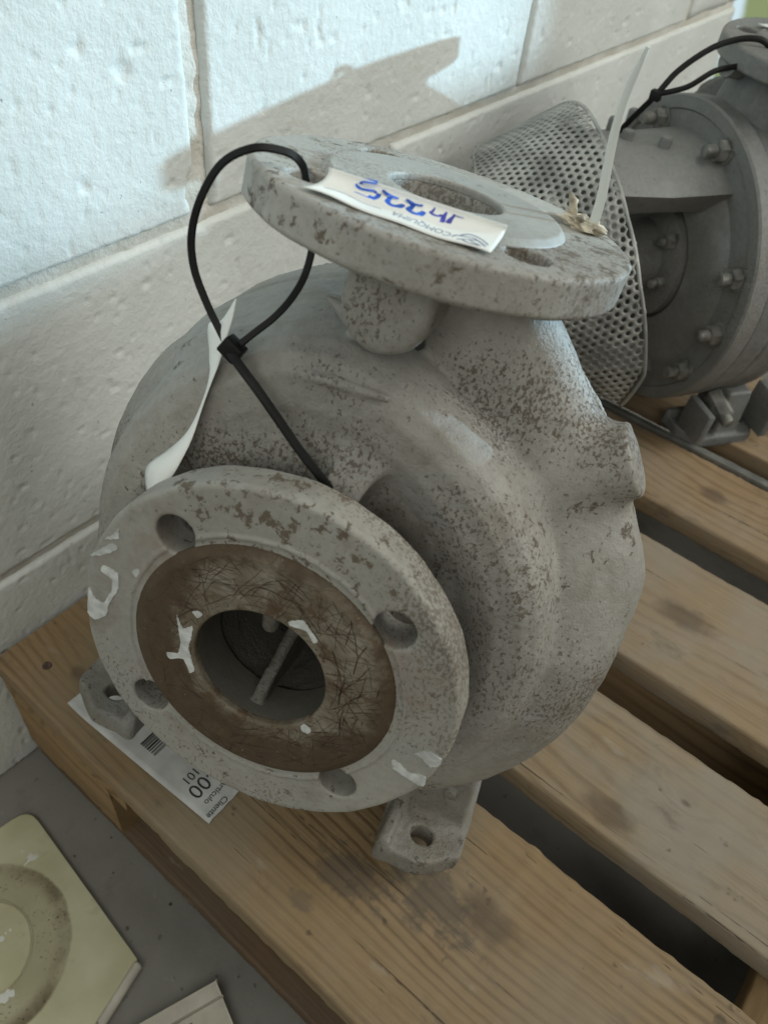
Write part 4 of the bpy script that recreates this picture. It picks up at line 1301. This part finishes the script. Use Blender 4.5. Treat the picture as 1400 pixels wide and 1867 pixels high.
# perforated shaft guard: conical half shell of hexagonal cells, each with a real round hole
def guard():
    GZ = HZ - 10.0
    R = lambda yy: 112 + (250 - yy) * 0.42
    A = [56, 60, 74, 93, 112, 132, 154, 175, 185, 203]; E = [178, 178, 182, 190, 195, 192, 183, 168, 160, 160]
    B_ = [56, 66, 75, 98, 130, 203]; BE = [262, 268, 280, 292, 300, 300]
    pitch = 6.7; r = 2.0
    V = []; F = []
    ns = 12
    da = math.degrees(pitch / 123.0); dy = pitch * 0.866
    rows = int((302 - 150) / dy) + 1
    for i in range(rows):
        yc = 152 + i * dy
        n = int((202 - 58) / da)
        for j in range(n):
            ac = 58 + (j + 0.5 * (i % 2)) * da
            e = np.interp(ac, A, E)
            if yc < e + 4 or yc > np.interp(ac, B_, BE): continue
            full = yc > e + 4.4 + 3 and yc < 279
            base = len(V)
            hx = []
            for q in range(ns * 1):
                t = 2 * math.pi * q / ns
                V.append(((R(yc + r * math.sin(t)) * math.cos(math.radians(ac + da / pitch * r * math.cos(t)))) * MM, (yc + r * math.sin(t)) * MM, (GZ + R(yc + r * math.sin(t)) * math.sin(math.radians(ac + da / pitch * r * math.cos(t)))) * MM))
            for q in range(ns):
                t = 2 * math.pi * q / ns
                # support function of the hexagonal cell
                hr = pitch / 2  if q % 2 == 0 else pitch / math.sqrt(3) 
                aa = ac + da / pitch * hr * math.cos(t); yy = yc + hr * math.sin(t)
                V.append((R(yy) * math.cos(math.radians(aa)) * MM, yy * MM, (GZ + R(yy) * math.sin(math.radians(aa))) * MM))
            for q in range(ns):
                F.append((base + q, base + (q + 1) % ns, base + ns + (q + 1) % ns, base + ns + q))
    # plain rims
    def rim(fy, wdt):
        base = len(V); n = 90
        for i in range(n + 1):
            a = 57 + (203 - 57) * i / n; y0 = fy(a)
            for yy in (y0, y0 + wdt):
                V.append(((R(yy) + 0.15) * math.cos(math.radians(a)) * MM, yy * MM, (GZ + (R(yy) + 0.15) * math.sin(math.radians(a))) * MM))
            if i:
                F.append((base + 2 * i - 2, base + 2 * i - 1, base + 2 * i + 1, base + 2 * i))
    rim(lambda a: np.interp(a, A, E) + 1.0, 2.6)
    rim(lambda a: np.interp(a, B_, BE) - 1.0, 2.6)
    bm = bmesh.new(); me = bpy.data.meshes.new('t'); me.from_pydata(V, [], F); bm.from_mesh(me); bpy.data.meshes.remove(me)
    bmesh.ops.remove_doubles(bm, verts=bm.verts, dist=0.0005)
    o = bm_obj('perforated_guard', bm, M_STEEL, p2, sharp=40)
    md = o.modifiers.new('thickness', 'SOLIDIFY'); md.thickness = 1.2 * MM; md.offset = 0
    return o
guard()

tie2 = empty('cable_tie', (0.141, 0.700, 0.305))
tag(tie2, 'black nylon cable tie looped on the flange of the second pump', 'cable tie')
o_ = Vector((0.141, 0.700, 0.305))
def T2(*p): return [tuple(Vector(q) * MM - o_) for q in p]
strap('strap', T2((108, 694, 248), (113, 697, 258), (126, 700, 281), (141, 700, 305), (148, 714, 323), (161, 734, 339), (173, 749, 346), (184, 758, 348.5), (192, 765, 347), (197, 771, 341), (199, 773, 328)), 4.8 * MM, 1.8 * MM, M_BLACK, tie2, facing=(0.5, -0.8, 0.3))
strap('strap', T2((142, 700, 306), (161, 710, 315), (173, 728, 327), (186, 752, 330)), 4.4 * MM, 1.6 * MM, M_BLACK, tie2, facing=(0.5, -0.8, 0.3))
bm = bmesh.new(); box_bm(bm, (-0.0045, -0.0035, -0.004), (0.0045, 0.0035, 0.004), 0.001)
bm_obj('head', bm, M_BLACK, tie2)
wl = empty('paper_tag', mat=p2m.copy())
tag(wl, 'white paper tag lying on the top flange of the second pump', 'tag')
sheet_mesh('card', lambda u, v: np.array([-10 + 60 * u, -14 + 40 * v, 341.5 + 1.5 * math.sin(u * 4)]), 16, 6, 0.3, M_PAPER, wl)

# ------------------------------------------------------------------ doorway daylight beyond the end of the wall
def pier(name, lo, hi, mat, label, cat):
    b = bmesh.new(); box_bm(b, lo, hi, 0.006)
    o = bm_obj(name, b, mat); tag(o, label, cat); return o
M_PIER = plain('pier render', (0.45, 0.44, 0.41), 0.8)
pier('door_pier', (0.75, 3.20, -0.146), (1.615, 3.45, 2.3), M_PIER, 'rendered masonry pier at the left of the far opening', 'pier')
pier('beam_blocker', (1.966, 3.20, -0.146), (2.40, 3.224, 2.1), M_DARKPAINT, 'unseen grey panel added to stop the beam beside the far opening', 'light blocker')  # out-of-view panel added to keep the beam off the suction flange
pier('low_sill_wall', (1.605, 3.05, -0.146), (1.972, 3.199, 0.466), M_PIER, 'low rendered sill wall across the far opening', 'wall')
def backdrop_mat():
    t = NT('daylight backdrop glow')
    e = t.new('ShaderNodeEmission')
    s = t.xyz(t.co())
    g = t.ramp(t.math('ADD', s[0], t.math('MULTIPLY', t.noise(t.co(), 9, 3), 0.05)), 0.218, 0.232)
    t.put(e.inputs[0], t.mix(g, (0.66, 0.83, 0.90), (0.27, 0.33, 0.16))); e.inputs[1].default_value = 0.95
    t.t.links.new(e.outputs[0], t.n['Material Output'].inputs[0])
    return t.m
gd = empty('daylight_backdrop', (-0.25, 1.46, -0.146))  # glowing panel put in for the bright outdoors past the wall end
tag(gd, 'glowing backdrop for the bright outdoors beyond the end of the block wall', 'light blocker')
bm = bmesh.new(); box_bm(bm, (-0.30, 0.0, 0.05), (0.315, 0.008, 1.7)); bm_obj('glow_panel', bm, backdrop_mat(), gd, smooth=False)
for lo, hi in (((0.317, -0.012, 0.0), (0.36, 0.02, 1.76)), ((-0.345, -0.012, 0.0), (-0.302, 0.02, 1.76)), ((-0.30, -0.012, 1.702), (0.315, 0.02, 1.76)), ((-0.30, -0.012, 0.0), (0.315, 0.02, 0.048))):
    bm = bmesh.new(); box_bm(bm, lo, hi, 0.003); bm_obj('backdrop_frame', bm, M_PIER, gd)
